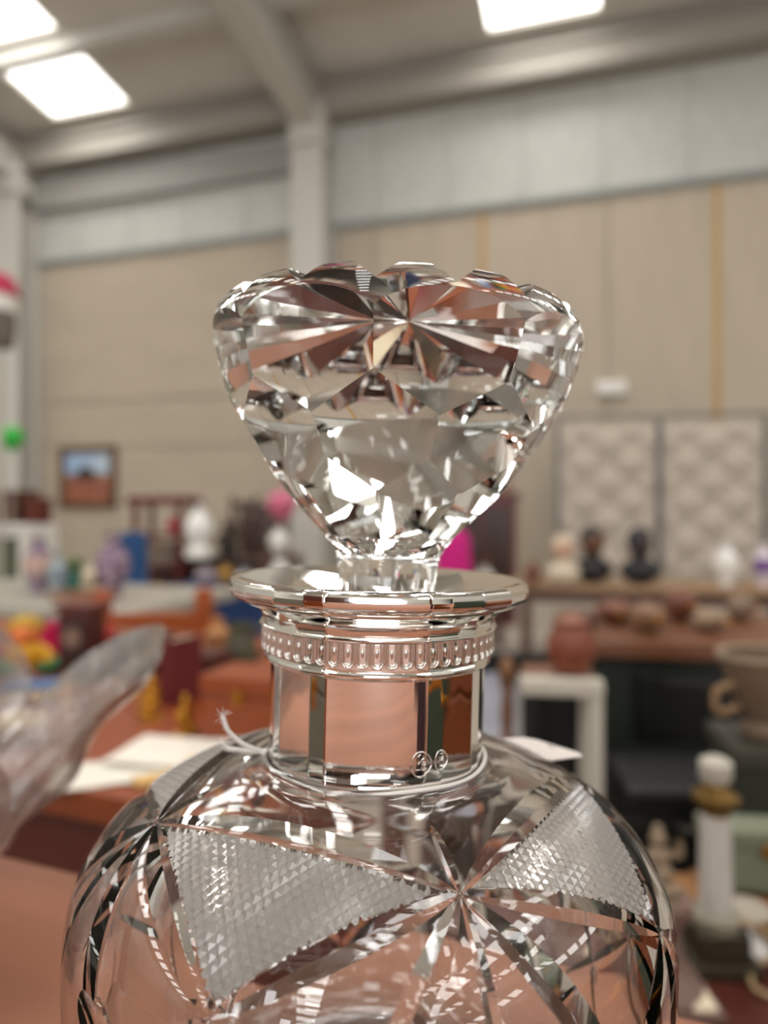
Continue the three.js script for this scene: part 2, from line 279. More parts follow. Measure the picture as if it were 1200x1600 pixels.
  const depthGroove = (c, s, q) => {
    const dx = q.x - c.A.x, dy = q.y - c.A.y, dz = q.z - c.A.z, t = (dx * c.dir.x + dy * c.dir.y + dz * c.dir.z) / c.len;
    const w = dx * c.side.x + dy * c.side.y + dz * c.side.z, tt = Math.max(0.0005, Math.min(0.9995, t));
    return c.D * Math.pow(4 * tt * (1 - tt), c.power) - c.k * s * w - (t < 0 ? -t : t > 1 ? t - 1 : 0) * 0.05;
  };
  const PITCH_H = 0.00165, HH = 0.0006;
  const hatchLine = (f, k, q) => ((q.x - f.c.x) * f.d[k].x + (q.y - f.c.y) * f.d[k].y + (q.z - f.c.z) * f.d[k].z) / PITCH_H;
  const depthHatch = (f, k, n, s, q) => HH * (1 - 2 * s * (hatchLine(f, k, q) - n));
  const depthEdge = (f, i, q) => 0.6 * ((q.x - f.e[i][1].x) * f.e[i][0].x + (q.y - f.e[i][1].y) * f.e[i][0].y + (q.z - f.e[i][1].z) * f.e[i][0].z) - 0.0004;
  const depthOval = (o, q) => { let du = q.u * 180 / Math.PI - o.t; du -= 360 * Math.round(du / 360); const x = rad(du) * q.r / 0.0062, y = (q.y - o.h) / 0.0040; return 0.0011 * (1 - x * x - y * y); };
  // ids: 0 base | 1000+ groove sides | 2000+ field edges | 3000+ ovals | 10000+ hatch
  const depthOf = (id, q) => {
    if (id === 0) return 0;
    if (id >= 10000) { const m = id - 10000, f = fields[m >> 12], k = (m >> 11) & 1, s = (m >> 10) & 1 ? 1 : -1, n = (m & 1023) - 512; return depthHatch(f, k, n, s, q); }
    if (id >= 3000) return depthOval(ovals[id - 3000], q);
    if (id >= 2000) return depthEdge(fields[(id - 2000) >> 2], (id - 2000) & 3, q);
    return depthGroove(cuts[(id - 1000) >> 1], (id & 1) ? 1 : -1, q);
  };
  const winner = (q) => {
    if (q.y > -0.0553 || q.y < -0.126) return 0;
    let best = 0, d = 0;
    for (let i = 0; i < cuts.length; i++) {
      const c = cuts[i], x = q.x - c.c.x, y = q.y - c.c.y, z = q.z - c.c.z; if (x * x + y * y + z * z > c.reach * c.reach || x * c.up.x + y * c.up.y + z * c.up.z < -0.03) continue;
      const e1 = depthGroove(c, 1, q), e0 = depthGroove(c, -1, q), e = Math.min(e0, e1); if (e > d) { d = e; best = 1000 + 2 * i + (e1 < e0 ? 1 : 0); }
    }
    for (let i = 0; i < ovals.length; i++) { const e = depthOval(ovals[i], q); if (e > d) { d = e; best = 3000 + i; } }
    if (q.y > HV - 0.002) for (let i = 0; i < 4; i++) {
      const f = fields[i]; if (f.n.x * q.nx + f.n.z * q.nz + f.n.y * q.ny < 0.3) continue;
      let em = 1, ei = 0; for (let k = 0; k < 3; k++) { const e = depthEdge(f, k, q); if (e < em) { em = e; ei = k; } }
      if (em <= d) continue;
      let hm = -1, hid = 0;
      for (const k of [0, 1]) { const l = hatchLine(f, k, q), n = Math.round(l), s = l > n ? 1 : -1, e = HH * (1 - 2 * Math.abs(l - n)); if (e > hm) { hm = e; hid = 10000 + (i << 12) + (k << 11) + ((s > 0 ? 1 : 0) << 10) + (n + 512); } }
      if (hm > em) { hm = em; hid = 2000 + i * 4 + ei; }
      if (hm > d) { d = hm; best = hid; }
    }
    return best;
  };
  const s0 = sOf(-0.0552), s1 = sOf(HV - 0.003), s2 = sOf(-0.127);
  const sN = [...steps(0, s0, 0.0014), ...steps(s0, s1, 0.00036), ...steps(s1, s2, 0.0008), ...steps(s2, prof.length, 0.004), prof.length];
  const uN = [...steps(-Math.PI, rad(-118), rad(0.85)), ...steps(rad(-118), rad(118), rad(0.34)), ...steps(rad(118), Math.PI, rad(0.85)), Math.PI];
  return cutGlass(prof, sN, uN, -1, winner, depthOf);
}
// the hollow inside, faces turned into the hollow
function makeHollow() {
  const p = [[0.0001, -0.144], [0.02, -0.1438], [0.038, -0.1415], [0.0455, -0.134], [0.0520, -0.121], [0.0560, -0.106], [0.0574, -0.093], [0.0568, -0.0845], [0.0540, -0.0765], [0.0480, -0.0694], [0.0400, -0.0642], [0.0310, -0.0606], [0.0230, -0.0585], [0.0170, -0.0560], [0.0146, -0.0515], [0.0140, -0.045], [0.0138, -0.036], [0.0138, -0.0275]];
  const prof = spline(p), s = [...steps(0, prof.length, 0.0012), prof.length], g = new THREE.LatheGeometry(s.map((x) => { const q = prof.at(x); return new THREE.Vector2(Math.max(q[0], 1e-5), q[1]); }), 160).toNonIndexed();
  const rim = new THREE.LatheGeometry([new THREE.Vector2(0.0138, -0.0275), new THREE.Vector2(0.0222, -0.0275)], 160).toNonIndexed();
  const fix = (gg, want) => { const P = gg.attributes.position.array, N = gg.attributes.normal.array; for (let i = 0; i < P.length; i += 9) { const [ax, ay, az, bx_, by, bz, cx, cy_, cz] = P.slice(i, i + 9), ux = bx_ - ax, uy = by - ay, uz = bz - az, vx = cx - ax, vy = cy_ - ay, vz = cz - az; const n = [uy * vz - uz * vy, uz * vx - ux * vz, ux * vy - uy * vx], w = want((ax + bx_ + cx) / 3, (ay + by + cy_) / 3, (az + bz + cz) / 3); if (n[0] * w[0] + n[1] * w[1] + n[2] * w[2] < 0) for (let k = 0; k < 3; k++) { [P[i + 3 + k], P[i + 6 + k]] = [P[i + 6 + k], P[i + 3 + k]]; [N[i + 3 + k], N[i + 6 + k]] = [N[i + 6 + k], N[i + 3 + k]]; } for (let v = 0; v < 3; v++) { const j = i + 3 * v; if (N[j] * w[0] + N[j + 1] * w[1] + N[j + 2] * w[2] < 0) for (let k = 0; k < 3; k++) N[j + k] *= -1; } } return gg; };
  fix(g, (x, y, z) => y < -0.1 ? [-x * 0.5, 0.03, -z * 0.5] : [-x, y < -0.0545 ? -0.02 : 0, -z]); fix(rim, () => [0, 1, 0]);
  for (const q of [g, rim]) q.deleteAttribute('uv'); return [g, rim];
}
const crystalFine = crystal.clone(); crystalFine.roughness = 0.15; crystalFine.transmission = 0.66; crystalFine.color.setRGB(0.82, 0.76, 0.71);      // hatched fields are left unpolished by the cutting wheel
const silver = new THREE.MeshPhysicalMaterial({ color: new THREE.Color(0.93, 0.905, 0.875), metalness: 1, roughness: 0.045 });
const silverWorn = new THREE.MeshPhysicalMaterial({ color: new THREE.Color(0.90, 0.875, 0.845), metalness: 1, roughness: 0.14 });
const decanter = thing('decanter', 'cut crystal decanter with silver collar in the foreground', 'decanter', V3(-0.0043, TABLE_Y + 0.0006, -AXIS)); decanter.rotation.z = rad(-1.35);
{
  const [polished, fine] = makeBody(), smooth = mergeGeometries([polished, ...makeHollow()]), g = mergeGeometries([smooth, fine], true); g.translate(0, LIFT, 0);
  part(decanter, 'glass_body', g, [crystal, crystalFine], 'clear crystal body cut with mitre stars and hatched fields');
  // collar: turned silver, rim and dish above, plain band below
  const run = (pts, d = 0.0003) => { const p = spline(pts); return [...steps(0, p.length, d), p.length].map((s) => p.at(s)); };
  const outer = [[0.0234, -0.0545], [0.02375, -0.05435], [0.0238, -0.0540], [0.0238, -0.0333], ...run([[0.0242, -0.0331], [0.0249, -0.0327], [0.0252, -0.0320], [0.0249, -0.0313]], 0.0002), [0.0246, -0.0311], [0.0254, -0.0308], [0.0254, -0.0257], ...run([[0.0259, -0.0256], [0.0264, -0.0252], [0.0262, -0.0247], [0.0256, -0.0245]], 0.0002), ...run([[0.0256, -0.0242], [0.0258, -0.0232], [0.0266, -0.0219], [0.0280, -0.0209], [0.0294, -0.0204]]), [0.0296, -0.0201], [0.0303, -0.0200], ...run([[0.0304, -0.0197], [0.0316, -0.0193], [0.0326, -0.0186], [0.0331, -0.0176], [0.0331, -0.0166], [0.0328, -0.0157], [0.0320, -0.0151], [0.0308, -0.0150], [0.0285, -0.0155], [0.0245, -0.0163], [0.0205, -0.0176], [0.0172, -0.0194], [0.0150, -0.0215], [0.0138, -0.0240], [0.0134, -0.0268]]), [0.0128, -0.0268], ...run([[0.0132, -0.0238], [0.0146, -0.0212], [0.0168, -0.0190]].reverse()).map(([r, y]) => [r + 0.0014, y - 0.0012]).reverse(), [0.0234, -0.0190], [0.0234, -0.0545]];
  const collar = part(decanter, 'collar', lathe(outer, 200, 0.55).translate(0, LIFT, 0), silver, 'polished silver collar with a wide dished rim');
  // band of tongues: two nested U-shaped ridges round a small pip, 58 times
  const U = (w, top, r) => { const p = []; for (let i = 0; i <= 14; i++) { const t = i / 14; if (t < 0.28) p.push([-w, top - (top - (-0.0012 + 0)) * (t / 0.28), 0]); else if (t > 0.72) p.push([w, -0.0012 + (top + 0.0012) * ((t - 0.72) / 0.28), 0]); else { const a = Math.PI * (t - 0.28) / 0.44; p.push([-w * Math.cos(a), -0.0012 - w * 1.0 * Math.sin(a), 0]); } } return tube(p, r, 22, 6); };
  const tongueGeo = flat(U(0.00122, 0.0024, 0.00028), U(0.00070, 0.0024, 0.00022), ball(0.00030, 0, 0.0004, 0.00005, 1, 3.2, 0.9)).translate(0, 0, 0.0256);
  part(collar, 'tongue_band', lathe([[0.0250, -0.0308], [0.02545, -0.0307], [0.02545, -0.0258], [0.0250, -0.0257]], 160).translate(0, LIFT, 0), silverWorn);
  for (let k = 0; k < 58; k++) { const t = part(collar, 'tongue', tongueGeo, silverWorn); t.position.y = LIFT - 0.0279; t.rotation.y = k * 2 * Math.PI / 58; }
  // two struck marks on the plain band
  const mark = (deg, h, w, tall, word, slope) => {
    const m = new THREE.Group(); m.name = 'hallmark'; m.position.y = LIFT + h; m.rotation.y = rad(deg); collar.add(m); m.userData.label = 'small struck silver mark';
    const ring = []; for (let i = 0; i < 24; i++) { const a = i / 24 * 2 * Math.PI, q = 1 + 0.06 * Math.cos(3 * a); ring.push([w * q * Math.cos(a), tall * q * Math.sin(a), 0.02378 - (w * Math.cos(a)) ** 2 / 0.0476]); }
    const gs = [tube(ring, 0.00016, 40, 6, true)];
    for (const s of word) gs.push(tube(s.map(([x, y]) => [x * w, y * tall, 0.02378 - (x * w) ** 2 / 0.0476]), 0.00013, 14, 5));
    part(m, 'relief', flat(...gs), silverWorn);
  };
  mark(22.5, -0.0494, 0.0021, 0.0024, [[[-0.55, 0.35], [-0.55, -0.4], [-0.15, -0.42]], [[0.1, 0.75], [0.3, 0.5], [0.0, 0.3], [0.35, 0.1]], [[0.1, -0.5], [0.1, 0.0], [0.45, -0.05], [0.2, -0.2], [0.5, -0.4], [0.1, -0.5]], [[-0.4, 0.6], [-0.1, 0.8]], [[0.6, 0.4], [0.7, 0.1]], [[-0.3, 0.05], [-0.05, 0.3]]]);
  mark(33.5, -0.0492, 0.0015, 0.0019, [[[-0.35, -0.3], [-0.3, 0.4], [0.0, -0.1], [0.3, 0.4], [0.35, -0.3]], [[-0.2, 0.65], [0.2, 0.65]], [[-0.3, -0.6], [0.3, -0.6]]]);
}
{
  const stopper = thing('stopper', 'faceted cut crystal stopper with scalloped top set in the silver collar', 'stopper', V3(0.0001, TABLE_Y + LIFT - 0.026, -AXIS));
  stopper.rotation.z = rad(-2.6);
  part(stopper, 'cut_glass', makeStopper()[0].translate(0, 0.026, 0), crystal);
}
// ---------------------------------------------------------------- thread and price tag on the decanter
const cotton = mat('#e6e1dc', 0.95), card = mat('#e3d9d4', 0.8), paperWhite = mat('#e2dccf', 0.85);
{
  const c = V3(-0.0019, TABLE_Y + LIFT, -AXIS);
  const s = thing('thread', 'white cotton thread tied round the foot of the silver collar', 'thread', V3(c.x, TABLE_Y, c.z));
  const ring = [], tw = 0.0244; for (let i = 0; i < 48; i++) { const a = i / 48 * 2 * Math.PI; ring.push([tw * Math.sin(a), LIFT - 0.0541 + 0.0003 * Math.sin(5 * a), tw * Math.cos(a)]); }
  part(s, 'loop', tube(ring, 0.00046, 160, 7, true), cotton);
  const strand = (pts) => { const gs = [], cv = new THREE.CatmullRomCurve3(pts.map((p) => V3(...p))); for (const k of [0, 1, 2]) { const q = []; for (let i = 0; i <= 30; i++) { const t = i / 30, p = cv.getPoint(t), a = t * 26 + k * 2.1; q.push([p.x + 0.00028 * Math.cos(a), p.y + 0.00028 * Math.sin(a), p.z + 0.0002 * Math.sin(a + 1)]); } gs.push(tube(q, 0.00042, 60, 5)); } return gs; };
  const y = LIFT, ends = [[[-0.0242, y - 0.0534, 0.002], [-0.0270, y - 0.0524, 0.0030], [-0.0300, y - 0.0506, 0.0035], [-0.0326, y - 0.0480, 0.0035], [-0.0336, y - 0.0452, 0.0035]], [[-0.0242, y - 0.0534, 0.002], [-0.0272, y - 0.0530, 0.0030], [-0.0302, y - 0.0525, 0.0035], [-0.0330, y - 0.0520, 0.0035], [-0.0337, y - 0.0509, 0.0035]]];
  for (const e of ends) {
    const gs = strand(e), p = e[4];
    for (let i = 0; i < 16; i++) { const a = rnd(6.28), l = rnd(0.0006, 0.0022); gs.push(tube([p, [p[0] + l * 0.5 * Math.cos(a), p[1] + l * 0.5 * Math.sin(a) + 0.0003, p[2] + rnd(-0.0006, 0.0006)], [p[0] + l * Math.cos(a), p[1] + l * Math.sin(a) + 0.0002, p[2] + rnd(-0.001, 0.001)]], 0.00005, 5, 4)); }
    for (let i = 0; i < 18; i++) { const t = rnd(), k = Math.min(3, Math.floor(t * 4)), f = t * 4 - k, q = [0, 1, 2].map((m) => e[k][m] + (e[k + 1][m] - e[k][m]) * f), a = rnd(6.28), l = rnd(0.0006, 0.0012); gs.push(tube([q, [q[0] + l * 0.6 * Math.cos(a), q[1] + l * 0.6 * Math.sin(a), q[2]], [q[0] + l * Math.cos(a + 0.5), q[1] + l * Math.sin(a + 0.5), q[2]]], 0.00004, 4, 4)); }
    part(s, 'loose_end', flat(...gs), cotton);
  }
  part(s, 'knot', ball(0.0010, -0.0246, y - 0.0534, 0.0022, 1, 0.9, 1.2), cotton);
  const g = thing('price_tag', 'white paper price tag resting on the crystal shoulder behind the collar', 'tag', V3(c.x, TABLE_Y, c.z));
  const sh = new THREE.Shape(); sh.moveTo(-0.012, -0.009); sh.lineTo(0.013, -0.009); sh.lineTo(0.0155, -0.006); sh.lineTo(0.0155, 0.006); sh.lineTo(0.013, 0.009); sh.lineTo(-0.012, 0.009); sh.closePath();
  const hole = new THREE.Path(); hole.absarc(0.0125, 0, 0.0014, 0, 2 * Math.PI, true); sh.holes.push(hole);
  const tg = part(g, 'paper', new THREE.ExtrudeGeometry(sh, { depth: 0.0003, bevelEnabled: false, curveSegments: 10 }), card);
  const hold = new THREE.Matrix4().makeRotationY(rad(121)).multiply(new THREE.Matrix4().makeTranslation(0, y - 0.0614, 0.0458)).multiply(new THREE.Matrix4().makeRotationX(rad(-90 + 12))).multiply(new THREE.Matrix4().makeRotationZ(rad(-72)));
  tg.geometry.applyMatrix4(hold); 
}
// ---------------------------------------------------------------- tables
function fourLegs(t, w, d, top, m, r = 0.03, inset = 0.05) { for (const x of [-1, 1]) for (const z of [-1, 1]) part(t, 'leg', bx(r * 1.6, top, r * 1.6, x * (w / 2 - inset), top / 2, z * (d / 2 - inset), 0.004), m); }
const RT = rad(-21.2);
const local = (x, z, turn = RT) => V3(x * Math.cos(turn) + z * Math.sin(turn), 0, -x * Math.sin(turn) + z * Math.cos(turn));
{
  const t = thing('display_table', 'reddish brown wooden table carrying the crystal decanter', 'table', local(0, 0.19), RT);
  part(t, 'table_top', bx(2.2, 0.03, 0.86, 0, TABLE_Y - 0.015, 0, 0.006), W.table); part(t, 'apron', flat(bx(2.0, 0.08, 0.02, 0, TABLE_Y - 0.07, -0.36), bx(2.0, 0.08, 0.02, 0, TABLE_Y - 0.07, 0.36)), W.red); fourLegs(t, 2.1, 0.8, TABLE_Y - 0.03, W.red);
}
const T2 = EYE - 0.25;
{
  const p = on(70, 1.14, 0), t = thing('wooden_table', 'orange brown wooden table cluttered with brass figurines and papers', 'table', p, RT);
  const w = 1.06, d = 0.74;
  for (let i = 0; i < 4; i++) part(t, 'plank', bx(w, 0.028, d / 4 - 0.002, 0, T2 - 0.014, -d / 2 + (i + 0.5) * d / 4, 0.003), W.orange);
  part(t, 'apron', flat(bx(w - 0.06, 0.11, 0.02, 0, T2 - 0.085, d / 2 - 0.03), bx(w - 0.06, 0.11, 0.02, 0, T2 - 0.085, -d / 2 + 0.03), bx(0.02, 0.11, d - 0.08, w / 2 - 0.03, T2 - 0.085, 0)), W.red); fourLegs(t, w, d, T2 - 0.03, W.red, 0.028, 0.045);
  const dr = part(t, 'drawer', bx(0.36, 0.085, 0.02, 0.1, T2 - 0.085, d / 2 - 0.018), W.mahogany); part(dr, 'knob', ball(0.012, 0.1, T2 - 0.085, d / 2), brass);
}
const T3 = EYE - 0.27;
{
  const t = thing('stone_top_table', 'side table with a pale grey stone top holding painted vases', 'table', on(72, 2.4, 0), rad(-16));
  part(t, 'stone_top', bx(1.12, 0.04, 0.62, 0, T3 - 0.02, 0, 0.01), mat('#a8a296', 0.3, { map: patches })); part(t, 'apron', bx(1.0, 0.07, 0.52, 0, T3 - 0.075, 0), W.walnut); fourLegs(t, 1.0, 0.54, T3 - 0.04, W.walnut, 0.03, 0.04);
}
const T4 = 0.535;
{
  const t = thing('low_mahogany_table', 'low dark red mahogany table under the marble lamp', 'table', on(1190, 0.66, 0), rad(-14));
  part(t, 'table_top', bx(0.62, 0.028, 0.34, 0.06, T4 - 0.014, 0.03, 0.006), mat('#5c2a22', 0.3, { map: grain })); part(t, 'apron', bx(0.54, 0.06, 0.28, 0.06, T4 - 0.058, 0.03), W.mahogany);
  for (const x of [-0.2, 0.32]) for (const z of [-0.11, 0.17]) part(t, 'leg', lathe([[0.012, 0], [0.018, 0.03], [0.012, 0.2], [0.022, 0.42], [0.022, T4 - 0.08]], 14).translate(x, 0, z), W.mahogany);
}
// ---------------------------------------------------------------- crystal bowl at the left edge
{
  const c = on(-262, 0.262, TABLE_Y), b = thing('crystal_bowl', 'petal rimmed crystal bowl rising at the left edge of the table', 'bowl', c, rad(24));
  const NU = 220, NV = 46, P = [];
  const shape = (u, v, side) => {                    // v runs foot to rim, side 1 outside, 0 inside
    const pet = Math.abs(Math.cos(2 * u)), lobe = Math.pow(pet, 0.5), tip = v;
    let r = 0.028 + 0.084 * Math.pow(v, 0.9) * (0.66 + 0.42 * lobe * tip), y = 0.012 + 0.094 * Math.pow(v, 1.28) * (0.40 + 0.58 * lobe * tip);
    const fl = 0.0030 * Math.abs(Math.cos(12 * u)) * Math.sin(Math.PI * Math.min(1, v * 1.02)) + 0.0036 * Math.sin(20 * v + 3 * Math.cos(4 * u)) * pet * v;
    const th = 0.0072 * (1 - v * v * v) + 0.0009;
    if (side) { r += fl; y += -fl * 0.4; } else { r -= th * 0.72; y += th * 0.8; }
    return [r * Math.sin(u + Math.PI / 2), y, r * Math.cos(u + Math.PI / 2)];
  };
  const push = (a, e, f, w) => { const n = V3(e[0] - a[0], e[1] - a[1], e[2] - a[2]).cross(V3(f[0] - a[0], f[1] - a[1], f[2] - a[2])); if (n.x * w[0] + n.y * w[1] + n.z * w[2] < 0) P.push(...a, ...f, ...e); else P.push(...a, ...e, ...f); }, less = (p, q) => [p[0] - q[0], p[1] - q[1], p[2] - q[2]];
  for (let i = 0; i < NU; i++) {
    const u0 = i / NU * 2 * Math.PI, u1 = (i + 1) / NU * 2 * Math.PI;
    for (const s of [1, 0]) for (let j = 0; j < NV; j++) { const v0 = j / NV, v1 = (j + 1) / NV, A = shape(u0, v0, s), B = shape(u1, v0, s), C = shape(u1, v1, s), D = shape(u0, v1, s); const w = less(shape((u0 + u1) / 2, (v0 + v1) / 2, s), shape((u0 + u1) / 2, (v0 + v1) / 2, 1 - s)); push(A, B, C, w); push(A, C, D, w); }
    const A = shape(u0, 1, 1), B = shape(u1, 1, 1), C = shape(u1, 1, 0), D = shape(u0, 1, 0); { const w = less(shape(u0, 1, 1), shape(u0, 0.96, 1)); push(A, B, C, w); push(A, C, D, w); }
    const a = shape(u0, 0, 0), e = shape(u1, 0, 0); push(a, e, [0, 0.0175, 0], [0, 1, 0]);
    const f = shape(u0, 0, 1), h = shape(u1, 0, 1), q0 = [0.03 * Math.sin(u0 + Math.PI / 2), 0, 0.03 * Math.cos(u0 + Math.PI / 2)], q1 = [0.03 * Math.sin(u1 + Math.PI / 2), 0, 0.03 * Math.cos(u1 + Math.PI / 2)];
    push(q0, q1, h, q0); push(q0, h, f, q0); push(q0, [0, 0, 0], q1, [0, -1, 0]);
  }
  const g = new THREE.BufferGeometry(); g.setAttribute('position', new THREE.Float32BufferAttribute(P, 3)); g.computeVertexNormals();
  part(b, 'cut_glass', toCreasedNormals(g, 0.6), new THREE.MeshPhysicalMaterial({ color: '#dedad8', roughness: 0.12, transmission: 0.92, thickness: 0, ior: 1.6 }));
}
// ---------------------------------------------------------------- builders for the market goods
const vase = (name, label, cat, pos, h, r, m, m2, group) => {
  const t = thing(name, label, cat, pos, 0, group);
  part(t, 'body', lathe([[0.001, 0], [r * 0.55, 0], [r * 0.6, h * 0.03], [r * 0.5, h * 0.07], [r * 0.85, h * 0.3], [r, h * 0.52], [r * 0.8, h * 0.72], [r * 0.4, h * 0.84], [r * 0.38, h * 0.92], [r * 0.56, h], [r * 0.5, h], [r * 0.3, h * 0.9], [r * 0.3, h * 0.5]], 28), m);
  part(t, 'painted_band', lathe([[r * 0.88, h * 0.32], [r * 0.93, h * 0.33], [r * 1.03, h * 0.52], [r * 0.9, h * 0.66], [r * 0.84, h * 0.67]], 28), m2); return t;
};
const figurine = (name, label, pos, h, m, turn = 0, group) => {
  const t = thing(name, label, 'figurine', pos, turn, group);
  part(t, 'base', lathe([[0.001, 0], [h * 0.32, 0], [h * 0.3, h * 0.07], [h * 0.2, h * 0.12], [0.001, h * 0.12]], 18), m);
  part(t, 'body', flat(ball(h * 0.2, 0, h * 0.32, 0, 1.1, 1.05, 0.95), ball(h * 0.16, 0, h * 0.56, 0, 1.05, 1.1, 0.85), tube([[-h * 0.15, h * 0.62, 0], [-h * 0.3, h * 0.48, h * 0.08], [-h * 0.14, h * 0.36, h * 0.18]], h * 0.055, 10, 7), tube([[h * 0.15, h * 0.62, 0], [h * 0.32, h * 0.56, h * 0.06], [h * 0.3, h * 0.8, h * 0.08]], h * 0.055, 10, 7), tube([[-h * 0.2, h * 0.17, h * 0.2], [0, h * 0.2, h * 0.26], [h * 0.22, h * 0.16, h * 0.18]], h * 0.075, 12, 8)), m);
  part(t, 'head', flat(ball(h * 0.115, 0, h * 0.83, 0, 1, 1.15, 1), ball(h * 0.07, 0, h * 0.97, -h * 0.01)), m); return t;
};
const casket = (name, label, cat, pos, w, h, d, m, m2, turn = 0) => {
  const t = thing(name, label, cat, pos, turn);
  part(t, 'body', bx(w, h * 0.72, d, 0, h * 0.36, 0), m); part(t, 'lid', bx(w * 1.04, h * 0.27, d * 1.05, 0, h * 0.865, 0), m); part(t, 'clasp', bx(w * 0.1, h * 0.2, 0.006, 0, h * 0.72, d * 0.525), m2); return t;
};
const caseBox = (name, label, cat, pos, w, h, d, m, trim, turn = 0, group) => {
  const t = thing(name, label, cat, pos, turn, group);
  part(t, 'shell', bx(w, h, d, 0, h / 2, 0), m); part(t, 'rim_band', bx(w * 1.015, h * 0.05, d * 1.02, 0, h * 0.62, 0), trim); const k = part(t, 'handle', tube([[-w * 0.14, h * 0.62, d / 2], [-w * 0.12, h * 0.62, d / 2 + 0.02], [w * 0.12, h * 0.62, d / 2 + 0.02], [w * 0.14, h * 0.62, d / 2]], 0.005, 14, 6), trim); return t;
};
const chair = (name, label, pos, turn, m, w, top, group, seatMat) => {
  const t = thing(name, label, 'chair', pos, turn, group), s = w / 2 - 0.02;
  for (const x of [-s, s]) { part(t, 'back_post', bx(0.04, top, 0.035, x, top / 2, -w / 2, 0.006), m); part(t, 'leg', bx(0.036, 0.43, 0.036, x, 0.215, w / 2 - 0.03, 0.006), m); }
  part(t, 'seat', bx(w, 0.04, w, 0, 0.45, 0, 0.01), seatMat ?? m); part(t, 'top_rail', bx(w - 0.04, 0.07, 0.025, 0, top - 0.09, -w / 2), m); part(t, 'back_splat', bx(w * 0.28, top - 0.6, 0.018, 0, 0.47 + (top - 0.6) / 2, -w / 2), m); return t;
};
// ---------------------------------------------------------------- on the orange table
const spot2 = (px, py) => on(px, 0.25 * F / (py - 800), T2);
const sheet = (label, px, py, w, d, turn, m, lift) => { const t = thing('paper_sheet', label, 'paper', spot2(px, py).add(V3(0, lift, 0)), turn); const g = new THREE.PlaneGeometry(w, d, 12, 8); const P = g.attributes.position; for (let i = 0; i < P.count; i++) P.setZ(i, 0.004 * Math.abs(fbm(P.getX(i) * 12, P.getY(i) * 12, lift * 900)) + 0.01 * Math.pow(P.getX(i) / w + 0.5, 4)); g.rotateX(-Math.PI / 2); const q = g.clone(), a = q.index.array; for (let i = 0; i < a.length; i += 3) [a[i], a[i + 1]] = [a[i + 1], a[i]]; q.translate(0, -0.0005, 0); q.computeVertexNormals(); g.computeVertexNormals(); part(t, 'page', flat(g, q), m); };
sheet('cream paper sheet lying furthest left on the orange table', 215, 1205, 0.15, 0.07, rad(16), paperWhite, 0.001);
sheet('white paper sheet lying by the front edge behind the decanter', 300, 1185, 0.15, 0.085, rad(-12), mat('#e6ded2', 0.85), 0.006);
sheet('yellowed paper slip beneath the white sheets', 262, 1218, 0.06, 0.03, rad(30), mat('#c9a060', 0.85), 0.003);
figurine('brass_figurine', 'crouching brass figurine beside the blue booklet', spot2(105, 1112), 0.046, brass, 0.4, 'small brass figurines');
figurine('brass_figurine', 'brass figurine with a round belly right of the bowl petal', spot2(236, 1122), 0.050, brass, -0.5, 'small brass figurines');
figurine('brass_figurine', 'brass figurine nearest the red wooden box', spot2(290, 1148), 0.044, brass, 0.9, 'small brass figurines');
figurine('brass_figurine', 'tiny brass figurine behind the others near the crimson book', spot2(262, 1096), 0.036, mat('#a9752a', 0.4, { metalness: 1 }), 0.2, 'small brass figurines');
{ const t = thing('cream_dish', 'small cream ceramic dish at the left edge', 'dish', spot2(22, 1158)); part(t, 'dish', lathe([[0.001, 0], [0.016, 0], [0.03, 0.012], [0.036, 0.024], [0.034, 0.024], [0.026, 0.013], [0.001, 0.006]], 28), cream); part(t, 'foot_ring', lathe([[0.014, 0.001], [0.017, 0.001], [0.017, 0.004], [0.014, 0.004]], 24), cream); }
{ const t = thing('blue_booklet', 'blue covered booklet under the toy figure', 'book', spot2(48, 1092), rad(14)); part(t, 'cover', flat(bx(0.075, 0.002, 0.06, 0, 0.001, 0), bx(0.075, 0.002, 0.06, 0, 0.019, 0), bx(0.003, 0.02, 0.06, -0.037, 0.01, 0)), mat('#3f6390', 0.5)); part(t, 'pages', bx(0.071, 0.016, 0.056, 0.001, 0.01, 0), cream); }
{
  const t = thing('toy_doll', 'colourful toy doll in yellow and green clothes', 'toy', spot2(40, 1054), 0.3), s = 0.098;
  const yellow = mat('#dba016', 0.5), orange = mat('#dd7a3c', 0.55), green = mat('#1e7a48', 0.55), hair = mat('#b7912e', 0.8);
  part(t, 'trousers', flat(ball(s * 0.2, -s * 0.28, s * 0.13, 0.004, 1.25, 0.65, 0.9), ball(s * 0.2, s * 0.36, s * 0.15, 0.004, 1.15, 0.7, 0.9)), green); part(t, 'jacket', ball(s * 0.27, 0, s * 0.32, 0, 1.15, 0.95, 0.85), yellow);
  part(t, 'head', flat(ball(s * 0.22, 0, s * 0.63, 0, 1, 1.05, 0.95), ball(s * 0.045, 0, s * 0.62, s * 0.21)), orange); part(t, 'hair', flat(ball(s * 0.2, 0, s * 0.79, -0.004, 1.15, 0.7, 1), ball(s * 0.08, -s * 0.2, s * 0.74, 0), ball(s * 0.08, s * 0.2, s * 0.74, 0)), hair);
  part(t, 'arm', tube([[-s * 0.2, s * 0.42, 0], [-s * 0.42, s * 0.36, s * 0.06], [-s * 0.5, s * 0.5, s * 0.08]], s * 0.075, 10, 8), mat('#b01a2c', 0.6)); part(t, 'arm', tube([[s * 0.2, s * 0.42, 0], [s * 0.36, s * 0.3, s * 0.1], [s * 0.3, s * 0.2, s * 0.16]], s * 0.075, 10, 8), yellow);
}
